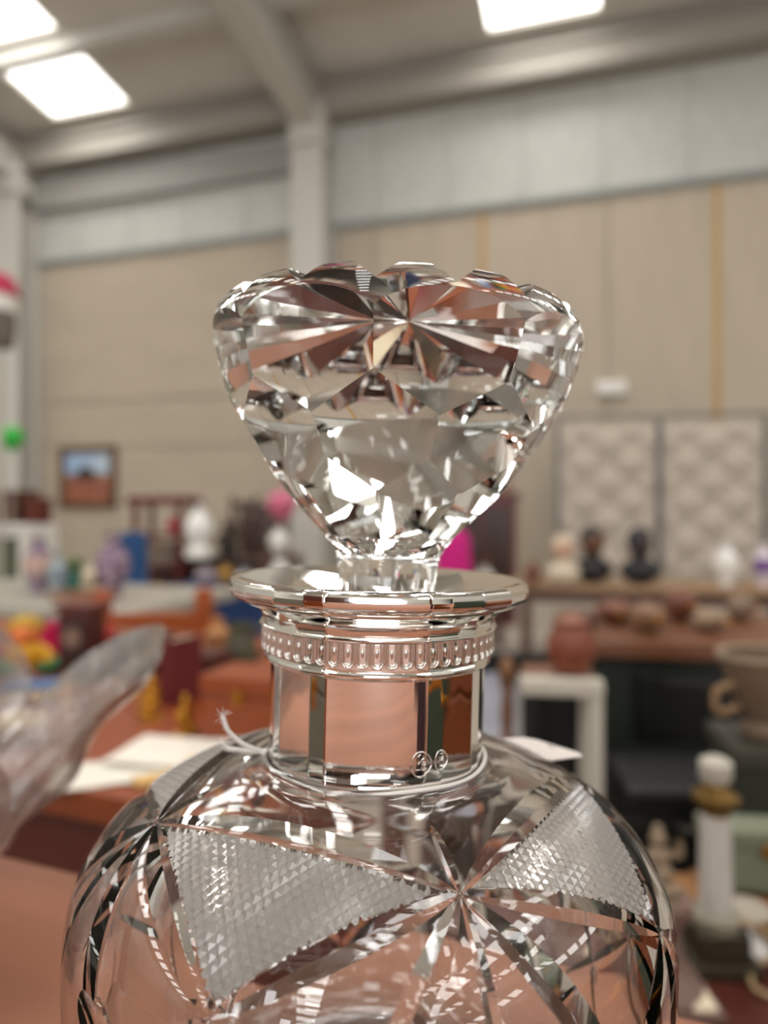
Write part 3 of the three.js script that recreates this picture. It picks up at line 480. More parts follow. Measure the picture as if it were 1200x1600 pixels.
{ const t = thing('pink_pot', 'bright pink pot behind the toy doll', 'pot', spot2(83, 1034)); part(t, 'pot', lathe([[0.001, 0], [0.019, 0], [0.0255, 0.058], [0.0275, 0.058], [0.0275, 0.064], [0.0245, 0.064], [0.018, 0.005], [0.001, 0.004]], 30), mat('#d0165f', 0.4)); part(t, 'soil', cyl(0.0235, 0.0235, 0.004, 0, 0.05, 0), mat('#3a2a20', 0.95)); }
{
  const t = thing('mahogany_clock_case', 'dark mahogany clock case standing behind the bowl petal', 'clock', spot2(128, 1062), rad(-8)), w = 0.054, h = 0.115;
  part(t, 'plinth', bx(w * 1.12, h * 0.1, 0.05, 0, h * 0.05, 0), W.mahogany); part(t, 'case', bx(w, h * 0.82, 0.042, 0, h * 0.5, 0), W.mahogany); part(t, 'cornice', bx(w * 1.14, h * 0.08, 0.052, 0, h * 0.95, 0), W.red);
  const dr = part(t, 'door', bx(w * 0.74, h * 0.62, 0.006, 0, h * 0.47, 0.022), W.dark); part(dr, 'dial', cyl(w * 0.27, w * 0.27, 0.003).rotateX(Math.PI / 2).translate(0, h * 0.58, 0.0265), mat('#7a6252', 0.5));
}
{ const t = thing('red_candle', 'short red candle in front of the clock case', 'candle', spot2(165, 1040)); part(t, 'wax', lathe([[0.001, 0], [0.014, 0], [0.0145, 0.002], [0.0142, 0.06], [0.012, 0.064], [0.001, 0.061]], 24), mat('#b41f17', 0.45)); part(t, 'wick', tube([[0, 0.06, 0], [0.001, 0.066, 0], [0.0025, 0.07, 0]], 0.0007, 6, 5), black); }
{ const t = thing('crimson_book', 'dark crimson book standing behind the brass figurines', 'book', spot2(284, 1095), rad(-30)); part(t, 'cover', flat(bx(0.003, 0.085, 0.05, -0.011, 0.0425, 0), bx(0.003, 0.085, 0.05, 0.011, 0.0425, 0), bx(0.025, 0.085, 0.003, 0, 0.0425, 0.0255)), mat('#5e1418', 0.6)); part(t, 'pages', bx(0.019, 0.08, 0.047, 0, 0.0425, -0.001), cream); }
casket('walnut_casket', 'dark walnut casket behind the brass figurines on the orange table', 'box', spot2(222, 1052), 0.075, 0.06, 0.06, W.dark, brass, rad(-14));
casket('mahogany_casket', 'long mahogany casket left of the green jug', 'box', spot2(318, 1072), 0.062, 0.05, 0.05, W.mahogany, brass, rad(-26));
casket('red_wooden_box', 'reddish orange wooden box left of the silver collar', 'box', spot2(398, 1152), 0.092, 0.074, 0.07, W.orange, brass, rad(-18));
{ const t = thing('green_jug', 'mottled grey green pottery jug on the orange table', 'jug', spot2(376, 1058)), h = 0.082, r = 0.026; part(t, 'body', lathe([[0.001, 0], [r * 0.7, 0], [r, h * 0.3], [r * 0.95, h * 0.6], [r * 0.6, h * 0.82], [r * 0.7, h], [r * 0.6, h], [r * 0.5, h * 0.8], [r * 0.5, h * 0.3]], 26), mat('#4c4a36', 0.5, { map: patches })); part(t, 'handle', tube([[r * 0.62, h * 0.9, 0], [r * 1.5, h * 0.85, 0], [r * 1.45, h * 0.5, 0], [r * 0.95, h * 0.35, 0]], 0.004, 18, 8), mat('#4c4a36', 0.5)); }
vase('tan_vase', 'small tan vase with a pale shoulder left of the green jug', 'vase', spot2(340, 1030), 0.07, 0.022, mat('#b07a45', 0.5), mat('#8a5a30', 0.5));
// ---------------------------------------------------------------- chair with orange posts, stone topped table goods
chair('orange_chair', 'orange wooden chair with upright back posts behind the red candle', on(255, 1.79, 0), rad(-172), wood('#b5561f', 0.4), 0.27, 0.775);
const spot3 = (px, depth) => on(px, depth, T3);
const mauve = mat('#d6ccd0', 0.3, { map: texture(128, (u, v) => { const n = fbm(u * 14, v * 14, 5); return n > 0.06 ? [0.86, 0.82, 0.84] : n > -0.12 ? [0.5, 0.36, 0.48] : [0.36, 0.3, 0.5]; }) });
vase('painted_vase', 'mauve and white painted vase nearest the left edge', 'vase', spot3(60, 2.4), 0.185, 0.05, mauve, mat('#b79a8e', 0.4), 'painted vases on the stone top');
vase('painted_vase', 'mauve and white painted vase beside the blue chair', 'vase', spot3(176, 2.3), 0.20, 0.054, mauve, mauve, 'painted vases on the stone top');
vase('pale_blue_vase', 'slim pale blue grey vase between the painted vases', 'vase', spot3(90, 2.3), 0.14, 0.032, mat('#98a0a4', 0.3), mat('#7f8c96', 0.3));
vase('cream_vase', 'squat cream vase between the plant and painted vase', 'vase', spot3(144, 2.35), 0.10, 0.036, cream, mat('#b9a78c', 0.5));
{
  const t = thing('potted_plant', 'small green leafy plant in a teal pot among the vases', 'plant', spot3(114, 2.5)); part(t, 'pot', lathe([[0.001, 0], [0.026, 0], [0.036, 0.06], [0.033, 0.06], [0.001, 0.05]], 22), mat('#2b6a5c', 0.4));
  for (let k = 0; k < 12; k++) { const a = k * 2.4, l = 0.055 + 0.02 * rnd(); const g = ball(0.5, 0.5, 0, 0, 1, 0.05, 0.32).scale(l, l, l); g.rotateZ(rad(28 + 35 * rnd())); g.rotateY(a); part(t, 'leaf', g.translate(0, 0.055, 0), mat(k % 2 ? '#3f5a22' : '#55702c', 0.6)); }
}
{ const t = thing('pink_tray', 'pinkish wooden tray lying on the stone top', 'tray', spot3(130, 2.2), rad(-16)); part(t, 'bottom', bx(0.16, 0.008, 0.1, 0, 0.004, 0), wood('#a9775c')); part(t, 'rim', flat(bx(0.16, 0.02, 0.006, 0, 0.012, 0.05), bx(0.16, 0.02, 0.006, 0, 0.012, -0.05), bx(0.006, 0.02, 0.1, 0.08, 0.012, 0), bx(0.006, 0.02, 0.1, -0.08, 0.012, 0)), wood('#a9775c')); }
// ---------------------------------------------------------------- furniture along the wall, left half
const plate = (geo) => geo;
{
  const t = thing('white_cabinet', 'white glazed cabinet at the left edge under the column', 'cabinet', on(12, 5.6, 0), rad(-14)), h = 0.86, w = 0.6;
  part(t, 'body', flat(bx(w, 0.05, 0.34, 0, h - 0.02, 0), bx(0.04, h, 0.34, -w / 2, h / 2, 0), bx(0.04, h, 0.34, w / 2, h / 2, 0), bx(w, h, 0.03, 0, h / 2, -0.16), bx(w, 0.06, 0.34, 0, 0.03, 0)), white);
  for (const x of [-0.15, 0.15]) { const d = part(t, 'door', flat(bx(0.03, h - 0.12, 0.03, x - 0.13, h / 2, 0.17), bx(0.03, h - 0.12, 0.03, x + 0.13, h / 2, 0.17), bx(0.26, 0.03, 0.03, x, 0.08, 0.17), bx(0.26, 0.03, 0.03, x, h - 0.08, 0.17), bx(0.26, 0.03, 0.03, x, h / 2, 0.17)), white); part(d, 'pane', bx(0.25, h - 0.16, 0.008, x, h / 2, 0.17), mat('#4c5240', 0.15)); }
}
casket('brown_chest', 'brown wooden chest standing on the white cabinet', 'chest', on(18, 5.6, 0.865), 0.3, 0.26, 0.26, W.walnut, brass, rad(-14));
casket('reddish_box', 'smaller reddish box stacked beside the brown chest', 'box', on(60, 5.55, 0.865), 0.10, 0.20, 0.2, W.red, brass, rad(-10));
{
  const t = thing('standing_lamp', 'floor lamp with a crimson shade at the upper left edge', 'lamp', on(0, 5.0, 0)); part(t, 'base', lathe([[0.001, 0], [0.17, 0], [0.16, 0.03], [0.03, 0.05], [0.02, 0.08]], 28), mat('#8f857a', 0.5)); part(t, 'pole', cyl(0.018, 0.018, 2.25, 0, 1.17, 0), mat('#a59d92', 0.4)); part(t, 'collar_shade', lathe([[0.09, 2.12], [0.11, 2.28], [0.10, 2.36], [0.08, 2.36]], 26), mat('#5e5348', 0.7)); part(t, 'white_band', lathe([[0.10, 2.36], [0.115, 2.40], [0.11, 2.48], [0.09, 2.48]], 26), white); part(t, 'lamp_shade', lathe([[0.125, 2.47], [0.13, 2.49], [0.10, 2.58], [0.05, 2.63], [0.001, 2.64]], 30), mat('#a80f3c', 0.6));
}
{
  const balloon = (name, label, pos, r, m, len) => { const t = thing(name, label, 'balloon', pos); part(t, 'skin', lathe([[0.001, -r * 1.12], [r * 0.1, -r * 1.08], [r * 0.5, -r * 0.82], [r * 0.9, -r * 0.3], [r, r * 0.15], [r * 0.86, r * 0.6], [r * 0.5, r * 0.92], [0.001, r * 1.03]], 26), m); part(t, 'neck', lathe([[0.001, -r * 1.08], [r * 0.1, -r * 1.22], [0.001, -r * 1.2]], 12), m); part(t, 'string', tube([[0, -r * 1.2, 0], [0.01, -r * 1.2 - len * 0.5, 0.01], [0, -r * 1.2 - len, 0]], 0.003, 14, 5), white); return t; };
  balloon('green_balloon', 'bright green balloon in front of the left column', on(18, 5.2, EYE + 0.54), 0.088, mat('#2fae3c', 0.35), 0.54);
  balloon('pink_balloon', 'dusty pink balloon left of the stopper', on(440, 6.2, EYE + 0.06), 0.13, mat('#c2607c', 0.4), 0.7);
}
{ // framed painting hung on the wall
  const z = WALLZ + 0.05, dir = (px, py) => { const X = (px - 600) / F, rx = X * Math.cos(YAW) - -1 * -Math.sin(YAW) * -1, rz = X * Math.sin(YAW) - Math.cos(YAW); const k = z / rz; return room((X * Math.cos(YAW) + Math.sin(YAW)) * k, EYE + (800 - py) / F * k, z); };
  const p = dir(137, 746), t = thing('framed_painting', 'landscape painting in a brown wooden frame on the beige wall', 'painting', p, YAW), w = 1.06, h = 0.98;
  const scenePaint = texture(128, (u, v) => { const n = fbm(u * 7, v * 7, 2), y = v + 0.04 * n; const hill = 0.56 + 0.18 * Math.exp(-Math.pow((u - 0.46) / 0.16, 2)) + 0.05 * fbm(u * 12, 1, 4); if (y > hill) return [0.55 + 0.22 * n + 0.16 * u, 0.66 + 0.16 * n + 0.1 * u, 0.80 + 0.06 * n]; if (y > 0.46) return Math.abs(u - 0.45) < 0.2 ? [0.17 + 0.1 * n, 0.12 + 0.08 * n, 0.13] : [0.5 + 0.2 * n, 0.4 + 0.15 * n, 0.34]; return [0.56 + 0.25 * n, 0.33 + 0.2 * n, 0.25 + 0.16 * n]; });
  part(t, 'canvas', bx(w - 0.18, h - 0.18, 0.02, 0, 0, 0, 0.002), mat('#ffffff', 0.6, { map: scenePaint })); const fw = wood('#6d4a2c');
  for (const s of [-1, 1]) { part(t, 'frame_bar', bx(w, 0.11, 0.05, 0, s * (h / 2 - 0.055), 0.005), fw); part(t, 'frame_bar', bx(0.11, h, 0.05, s * (w / 2 - 0.055), 0, 0.005), fw); }
  const q = dir(955, 607), e = thing('emergency_light', 'small white emergency light box on the right wall', 'light', q, YAW); part(e, 'housing', bx(0.36, 0.17, 0.09, 0, 0, 0.02, 0.03), porcelain); part(e, 'diffuser', bx(0.3, 0.12, 0.02, 0, -0.01, 0.07, 0.008), white);
}
{
  const t = thing('red_display_stand', 'tall dark red lacquer display stand with open shelves', 'stand', on(258, 6.6, 0), rad(-12)), w = 0.44, h = 1.06;
  for (const x of [-1, 1]) for (const z of [-1, 1]) part(t, 'post', bx(0.045, h, 0.045, x * w / 2, h / 2, z * 0.14), W.crimson);
  for (const y of [0.12, 0.45, 0.74]) part(t, 'shelf', bx(w, 0.03, 0.32, 0, y, 0), W.crimson); part(t, 'top_board', bx(w + 0.12, 0.075, 0.4, 0, h, 0), W.crimson); part(t, 'back_panel', bx(w, 0.52, 0.015, 0, 0.32, -0.14), W.dark);
  vase('red_pot', 'round coral red pot on the lacquer display stand', 'pot', on(272, 6.5, 0.757), 0.15, 0.075, mat('#b83c46', 0.4), mat('#9a2c38', 0.4)); casket('grey_chest', 'greyish chest on the middle shelf of the lacquer stand', 'chest', on(256, 6.55, 0.467), 0.3, 0.22, 0.22, mat('#6b5d52', 0.6), brass, rad(-12)); casket('dark_chest', 'dark carved chest on the bottom shelf of the lacquer stand', 'chest', on(256, 6.55, 0.137), 0.34, 0.24, 0.22, W.dark, brass, rad(-12));
}
{ const t = thing('blue_armchair', 'blue upholstered chair left of the lacquer stand', 'chair', on(207, 5.4, 0), rad(20)), m = mat('#1c4270', 0.85); part(t, 'backrest', bx(0.22, 0.44, 0.09, 0, 0.58, -0.1, 0.04), m); part(t, 'seat', bx(0.26, 0.12, 0.26, 0, 0.36, 0.02, 0.04), m); for (const x of [-0.1, 0.1]) for (const z of [-0.09, 0.12]) part(t, 'leg', cyl(0.018, 0.012, 0.3, x, 0.15, z), W.dark); }
{ const t = thing('crimson_stool', 'low crimson padded stool in front of the lacquer stand', 'stool', on(246, 4.3, 0), rad(10)); part(t, 'cushion', bx(0.24, 0.09, 0.24, 0, 0.45, 0, 0.04), mat('#6e0f14', 0.8)); for (const x of [-0.09, 0.09]) for (const z of [-0.09, 0.09]) part(t, 'leg', bx(0.03, 0.41, 0.03, x, 0.205, z), W.mahogany); }
{ const t = thing('dark_side_table', 'dark brown side table carrying the white urn', 'table', on(366, 6.4, 0), rad(-12)); part(t, 'table_top', bx(0.70, 0.06, 0.36, 0, 0.52, 0), W.dark); part(t, 'drawer_front', bx(0.56, 0.13, 0.02, 0, 0.43, 0.16), W.dark); for (const x of [-0.31, 0.31]) for (const z of [-0.13, 0.13]) part(t, 'leg', bx(0.05, 0.5, 0.05, x, 0.25, z), W.dark); }
{ const t = thing('white_urn', 'large white ceramic urn on the dark side table', 'urn', on(311, 6.3, 0.55)); part(t, 'body', lathe([[0.001, 0], [0.12, 0], [0.13, 0.05], [0.07, 0.09], [0.06, 0.12], [0.10, 0.18], [0.12, 0.27], [0.09, 0.36], [0.05, 0.40], [0.06, 0.43], [0.04, 0.43], [0.001, 0.42]], 28), porcelain); part(t, 'finial', flat(ball(0.026, 0, 0.45, 0), cyl(0.01, 0.014, 0.03, 0, 0.43, 0)), porcelain); }
figurine('dark_statuette', 'dark bronze statuette to the right of the white urn', on(354, 6.35, 0.55), 0.32, mat('#2a221d', 0.4, { metalness: 0.5 }), 0.3);
[[372, 6.95, 'carved brown chair back nearest the dark statuette'], [396, 7.65, 'carved brown chair back in the middle of the row'], [428, 7.0, 'carved brown chair back under the pink balloon']].forEach(([px, d, l], i) => { const t = chair('carved_chair', l, on(px, d, 0), rad(-12 + 8 * i), wood('#4d332b'), 0.3, 1.12 - 0.04 * i, 'carved chairs by the wall', mat('#6b4a46', 0.9)); for (let k = 0; k < 3; k++) part(t, 'spindle', lathe([[0.001, 0], [0.012, 0.02], [0.02, 0.12], [0.01, 0.24], [0.018, 0.34], [0.001, 0.46]], 12).translate(-0.08 + 0.08 * k, 0.5, -0.15), wood('#4d332b')); });
vase('white_jar', 'white jar on the walnut stand, upper of two', 'jar', on(436, 6.0, 0.60), 0.22, 0.09, porcelain, white, 'white jars left of the stopper'); vase('white_jar', 'white jar standing low beside the silver rim', 'jar', on(437, 5.4, 0.43), 0.16, 0.075, porcelain, white, 'white jars left of the stopper');
{ const t = thing('walnut_stand', 'low walnut stand beneath the white jars', 'stand', on(440, 6.0, 0)); part(t, 'top', bx(0.34, 0.04, 0.3, 0, 0.58, 0), W.walnut); for (const x of [-0.14, 0.14]) for (const z of [-0.12, 0.12]) part(t, 'leg', bx(0.035, 0.57, 0.035, x, 0.285, z), W.walnut); const u = thing('plant_stand', 'small walnut plant stand in front of the walnut jar stand', 'stand', on(437, 5.4, 0)); part(u, 'top', bx(0.24, 0.035, 0.24, 0, 0.412, 0), W.walnut); for (const x of [-0.09, 0.09]) for (const z of [-0.09, 0.09]) part(u, 'leg', bx(0.03, 0.4, 0.03, x, 0.2, z), W.walnut); }
{
  const t = thing('blue_cloth_table', 'table draped to the floor in royal blue cloth', 'table', on(352, 3.1, 0), rad(-10)), m = mat('#12305f', 0.85), w = 0.40, d = 0.34, h = 0.635; part(t, 'table_top', bx(w, 0.025, d, 0, h - 0.014, 0), W.pale);
  const P = [], cols = 96; const pt = (i, v) => { const a = i / cols * 2 * Math.PI, q = Math.max(Math.abs(Math.cos(a)) / (w / 2 + 0.004), Math.abs(Math.sin(a)) / (d / 2 + 0.004)), r = 1 / q, f = 1 + v * (0.05 + 0.05 * Math.sin(9 * a) * v); return [Math.cos(a) * r * f, h + 0.004 - v * (h - 0.02), Math.sin(a) * r * f]; };
  for (let i = 0; i < cols; i++) { for (let j = 0; j < 10; j++) { const A = pt(i, j / 10), B = pt(i + 1, j / 10), C = pt(i + 1, (j + 1) / 10), D = pt(i, (j + 1) / 10); P.push(...A, ...B, ...C, ...A, ...C, ...D); } P.push(0, h + 0.004, 0, ...pt(i + 1, 0), ...pt(i, 0)); }
  const g = new THREE.BufferGeometry(); g.setAttribute('position', new THREE.Float32BufferAttribute(P, 3)); g.computeVertexNormals(); part(t, 'cloth', toCreasedNormals(g, 0.8), m);
  const y = h + 0.006; vase('yellow_cup', 'small mustard yellow pot on the blue cloth', 'pot', on(352, 3.05, y), 0.085, 0.035, mat('#b8892c', 0.4), mat('#8a641e', 0.5)); vase('lilac_pot', 'lilac grey pot on the blue cloth beside the yellow one', 'pot', on(322, 3.1, y), 0.075, 0.045, mat('#8d7c86', 0.4), mat('#a59aa0', 0.4)); vase('grey_jar', 'pale grey jar on the blue cloth next to the silver rim', 'jar', on(382, 3.05, y), 0.07, 0.04, mat('#9a9a9c', 0.3), white);
}
// ---------------------------------------------------------------- right half: cabinet, padded panels, busts
{
  const t = thing('crimson_cabinet', 'dark crimson cabinet partly hidden behind the stopper', 'cabinet', on(758, 6.2, 0), rad(-16)), w = 0.52, h = 1.08;
  part(t, 'body', bx(w, h, 0.36, 0, h / 2, 0, 0.02), W.crimson); part(t, 'cornice', bx(w + 0.08, 0.06, 0.42, 0, h + 0.01, 0), W.mahogany); for (const x of [-0.13, 0.13]) { const d = part(t, 'door', bx(w / 2 - 0.03, h - 0.16, 0.02, x, h / 2, 0.185), W.dark); part(d, 'knob', ball(0.016, x - Math.sign(x) * 0.09, h / 2, 0.2), brass); }
  vase('amber_lamp_base', 'amber pottery lamp base on the crimson cabinet', 'lamp', on(786, 6.1, 1.12), 0.16, 0.07, mat('#a86a34', 0.4), mat('#7d4a22', 0.5));
}
{
  const t = thing('magenta_cloth', 'magenta cloth hung over a black stand beside the stopper foot', 'cloth', on(708, 4.6, 0)); const m = mat('#c4127a', 0.8), P = [], cols = 60, h = 0.84, r0 = 0.10; const pt = (i, v) => { const a = i / cols * 2 * Math.PI, r = r0 * (Math.min(1, v * 4) ** 0.6) * (1 + 0.22 * v * Math.sin(7 * a)); return [r * Math.cos(a), h - 0.32 * Math.max(0, v - 0.12), r * 0.8 * Math.sin(a)]; };
  for (let i = 0; i < cols; i++) for (let j = 0; j < 12; j++) { const A = pt(i, j / 12), B = pt(i + 1, j / 12), C = pt(i + 1, (j + 1) / 12), D = pt(i, (j + 1) / 12); P.push(...A, ...B, ...C, ...A, ...C, ...D); }
  const g = new THREE.BufferGeometry(); g.setAttribute('position', new THREE.Float32BufferAttribute(P, 3)); g.computeVertexNormals(); part(t, 'drape', toCreasedNormals(g, 0.9), m); part(t, 'post', cyl(0.02, 0.02, h - 0.03, 0, h / 2 - 0.015, 0), black); part(t, 'foot', lathe([[0.001, 0], [0.14, 0], [0.13, 0.02], [0.02, 0.04]], 24), black);
  casket('black_case', 'black box standing right of the magenta cloth', 'box', on(734, 5.2, 0.35), 0.12, 0.36, 0.12, black, brass); vase('grey_white_jar', 'greyish white jar before the crimson cabinet', 'jar', on(757, 5.0, 0.4), 0.17, 0.075, mat('#b9b4ac', 0.35), white);
  const u = thing('brown_bench', 'low brown bench in front of the crimson cabinet', 'bench', on(748, 5.1, 0)); part(u, 'seat', bx(0.34, 0.05, 0.26, 0, 0.325, 0), W.walnut); for (const x of [-0.14, 0.14]) for (const z of [-0.09, 0.09]) part(u, 'leg', bx(0.035, 0.3, 0.035, x, 0.15, z), W.walnut);
}
{
  // two tufted panels in a steel frame, leaning space between them and the wall
  const t = thing('padded_panel_screen', 'pair of grey tufted padded panels in a dark steel frame', 'screen', on(1030, 8.15, 0), rad(-10)), H = 2.02, w = 1.06, steel = mat('#6a6a68', 0.45, { metalness: 0.4 }), pad = mat('#b3a79a', 0.8);
  for (const x of [-1.14, 0, 1.14]) part(t, 'post', bx(0.05, H + 0.04, 0.05, x, (H + 0.04) / 2, 0, 0.006), steel); part(t, 'top_rail', bx(2.33, 0.035, 0.05, 0, H + 0.035, 0, 0.006), steel); part(t, 'bottom_rail', bx(2.33, 0.04, 0.05, 0, 0.12, 0, 0.006), steel);
  const rows = 8, cols = 2, g = new THREE.PlaneGeometry(w, H - 0.2, 60, 110), Q = g.attributes.position;
  for (let i = 0; i < Q.count; i++) { const x = (Q.getX(i) / w + 0.5) * cols * 2, y = (Q.getY(i) / (H - 0.2) + 0.5) * rows * 1, a = Math.abs(Math.sin(Math.PI * (x + y * 1) / 2)), b = Math.abs(Math.sin(Math.PI * (x - y * 1) / 2)), e = Math.min(1, 16 * Math.min(Q.getX(i) / w + 0.5, 0.5 - Q.getX(i) / w, (Q.getY(i) / (H - 0.2) + 0.5), 0.5 - Q.getY(i) / (H - 0.2))); Q.setZ(i, 0.075 * Math.pow(a * b, 0.45) * e); }
  g.computeVertexNormals(); const btn = ball(0.016, 0, 0, 0, 1, 1, 0.5);
  for (const x of [-0.57, 0.57]) { const p = part(t, 'padded_panel', flat(g, bx(w, H - 0.2, 0.03, 0, 0, -0.02)), pad); p.position.set(x, H / 2 + 0.06, 0.0); for (let i = 0; i <= 4; i++) for (let j = 0; j <= rows; j++) if ((i + j) % 2 === 0 && i > 0 && i < 4 && j > 0 && j < rows) { const q = part(p, 'button', btn, mat('#948a80', 0.8)); q.position.set((i / 4 - 0.5) * w, (j / rows - 0.5) * (H - 0.2), 0.012); } }
}
const bust = (name, label, pos, s, skin, hair, cloth) => { const t = thing(name, label, 'bust', pos, rad(8)); part(t, 'shoulders', flat(ball(s * 0.34, 0, s * 0.21, 0, 0.95, 0.62, 0.7), cyl(s * 0.12, s * 0.15, s * 0.2, 0, s * 0.38, 0)), cloth); part(t, 'head', flat(ball(s * 0.2, 0, s * 0.64, 0, 0.9, 1.15, 1), ball(s * 0.045, 0, s * 0.61, s * 0.2, 0.8, 1.4, 1), ball(s * 0.05, -s * 0.18, s * 0.63, 0, 0.5, 1.2, 0.9), ball(s * 0.05, s * 0.18, s * 0.63, 0, 0.5, 1.2, 0.9)), skin); part(t, 'hair', ball(s * 0.2, 0, s * 0.72, -s * 0.035, 1, 1.02, 1.0), hair); return t; };
const T5 = 0.68;
{
  const t = thing('goods_table', 'long brown table in front of the padded panels', 'table', on(990, 4.6, 0), rad(-14)); part(t, 'table_top', bx(1.75, 0.04, 0.5, 0.1, 0.48, 0), W.pale); part(t, 'apron', bx(1.6, 0.08, 0.4, 0.1, 0.42, 0), W.walnut); for (const x of [-0.68, 0.88]) for (const z of [-0.18, 0.18]) part(t, 'leg', bx(0.05, 0.46, 0.05, x, 0.23, z), W.walnut);
  bust('carved_bust', 'dark carved bust with brown face left of the panel joint', on(926, 4.6, 0.5), 0.40, mat('#5a3620', 0.5), mat('#1c1a1c', 0.6), mat('#1c1618', 0.6)); bust('carved_bust', 'dark carved bust standing at the panel joint', on(1000, 4.5, 0.5), 0.39, mat('#2b1c1c', 0.5), mat('#1b1820', 0.6), mat('#171216', 0.6)); bust('plaster_bust', 'cream plaster bust in front of the left padded panel', on(880, 4.5, 0.5), 0.34, mat('#b8917a', 0.7), mat('#c4b09c', 0.8), mat('#c9baa5', 0.7));
  vase('purple_vase', 'purple and white vase at the right edge', 'vase', on(1194, 4.35, 0.5), 0.26, 0.06, mat('#d5cbd4', 0.3), mat('#6d4a86', 0.4)); vase('white_ewer', 'tall white ewer before the right padded panel', 'ewer', on(1135, 4.4, 0.5), 0.26, 0.075, porcelain, white); vase('brown_jar', 'brown stoneware jar next to the plaster bust', 'jar', on(832, 4.5, 0.5), 0.14, 0.06, mat('#7a4a34', 0.5), mat('#5a3423', 0.5));
}
// ---------------------------------------------------------------- dark green cabinet with goods on top
const CAB = EYE - 0.235;
{
  const t = thing('green_display_cabinet', 'dark green cabinet with black drawers behind the decanter', 'cabinet', on(1062, 1.47, 0), rad(-9)), g = mat('#141c12', 0.6), w = 0.42;
  part(t, 'body', bx(w, CAB - 0.03, 0.36, 0, (CAB - 0.03) / 2, 0, 0.01), g); part(t, 'top_board', bx(w + 0.05, 0.03, 0.42, 0, CAB - 0.015, 0), wood('#7c4a2c'));
  for (let k = 0; k < 4; k++) { const y = CAB - 0.12 - k * 0.15, d = part(t, 'drawer', bx(w * 0.72, 0.12, 0.02, 0.03, y, 0.185, 0.006), mat('#0a0c0d', 0.4)); part(d, 'pull', bx(w * 0.5, 0.01, 0.012, 0.03, y + 0.045, 0.198), mat('#2a2622', 0.4)); }
  const goods = [['leather_purse', 'brown leather purse at the near end of the cabinet top', 905, 1.40, 0.12, 0.045, '#5e3a2c'], ['leather_purse', 'rust coloured leather purse in the middle of the cabinet top', 962, 1.50, 0.14, 0.05, '#75452f'], ['leather_purse', 'tan leather purse leaning beside the rust one', 1012, 1.38, 0.12, 0.06, '#846046'], ['leather_purse', 'chestnut leather purse with a high flap', 1062, 1.52, 0.12, 0.07, '#6a3a28'], ['leather_purse', 'sand coloured leather purse right of the chestnut one', 1108, 1.40, 0.12, 0.045, '#8f765e'], ['leather_purse', 'pale brown leather purse furthest right on the cabinet', 1156, 1.54, 0.11, 0.055, '#7c6552']];
  goods.forEach(([n, l, px, d, w2, h, c], i) => { const p = thing(n, l, 'purse', on(px, d, CAB), rad(-20 + 14 * i), 'leather purses on the cabinet'), m = mat(c, 0.55, { map: patches }); part(p, 'pouch', ball(0.5, 0, 0.5, 0, 0.62, 1, 0.5).scale(w2, h, w2), m); part(p, 'flap', ball(0.5, 0, 0.62, 0.06, 0.56, 0.66, 0.5).scale(w2, h, w2), m); part(p, 'clasp', ball(0.006, 0, h * 0.5, w2 * 0.3), brass); });
}
{ const t = thing('brown_pot', 'round reddish brown pot on the white framed shelf', 'pot', on(892, 1.02, EYE - 0.228)), s = 0.034; part(t, 'body', lathe([[0.001, 0], [s * 0.7, 0], [s, s * 0.7], [s * 1.0, s * 1.3], [s * 0.7, s * 1.9], [s * 0.78, s * 2.1], [s * 0.6, s * 2.1], [s * 0.4, s * 1.6]], 26), mat('#7c3f2a', 0.45)); part(t, 'lid', lathe([[s * 0.7, s * 2.06], [s * 0.4, s * 2.3], [s * 0.12, s * 2.36], [s * 0.1, s * 2.5], [0.001, s * 2.55]], 24), mat('#8d5a44', 0.5)); }
{ const t = thing('white_frame_stand', 'small stand with a white painted frame beside the collar', 'stand', on(872, 1.04, 0), rad(-8)), w = 0.11, h = EYE - 0.232, fr = mat('#c9c2b4', 0.5); part(t, 'top_rail', bx(w, 0.022, 0.03, 0, h - 0.011, 0.05), fr); for (const x of [-1, 1]) { part(t, 'upright', bx(0.02, h - 0.02, 0.02, x * (w / 2 - 0.01), (h - 0.02) / 2, 0.05), x > 0 ? fr : black); part(t, 'upright', bx(0.02, h - 0.02, 0.02, x * (w / 2 - 0.01), (h - 0.02) / 2, -0.05), fr); } part(t, 'shelf', bx(w - 0.01, 0.012, 0.11, 0, h - 0.008, 0), wood('#8a5a3a')); part(t, 'back_panel', bx(w - 0.04, h * 0.5, 0.008, 0, h * 0.72, -0.05), black); }
{ const t = thing('white_plate', 'pale blue white plate standing behind the collar', 'plate', on(772, 1.2, EYE - 0.385), rad(-6)); part(t, 'plate', lathe([[0.001, 0], [0.037, 0.001], [0.056, 0.008], [0.057, 0.01], [0.037, 0.004], [0.001, 0.003]], 36).rotateX(rad(80)).translate(0, 0.057, 0), mat('#c3c6d4', 0.25)); part(t, 'easel', flat(bx(0.05, 0.006, 0.03, 0, 0.003, 0.0), bx(0.006, 0.06, 0.006, 0, 0.03, -0.012)), W.dark); const u = thing('black_shelf_unit', 'black shelf unit behind the white plate', 'shelf', on(798, 1.24, 0), rad(-10)), h = EYE - 0.39; part(u, 'top', bx(0.24, 0.02, 0.2, -0.01, h - 0.01, 0), black); part(u, 'side', bx(0.02, h, 0.2, -0.12, h / 2, 0), black); part(u, 'side', bx(0.02, h, 0.2, 0.10, h / 2, 0), black); part(u, 'back_board', bx(0.24, h + 0.125, 0.015, -0.01, (h + 0.125) / 2, -0.1), black); }
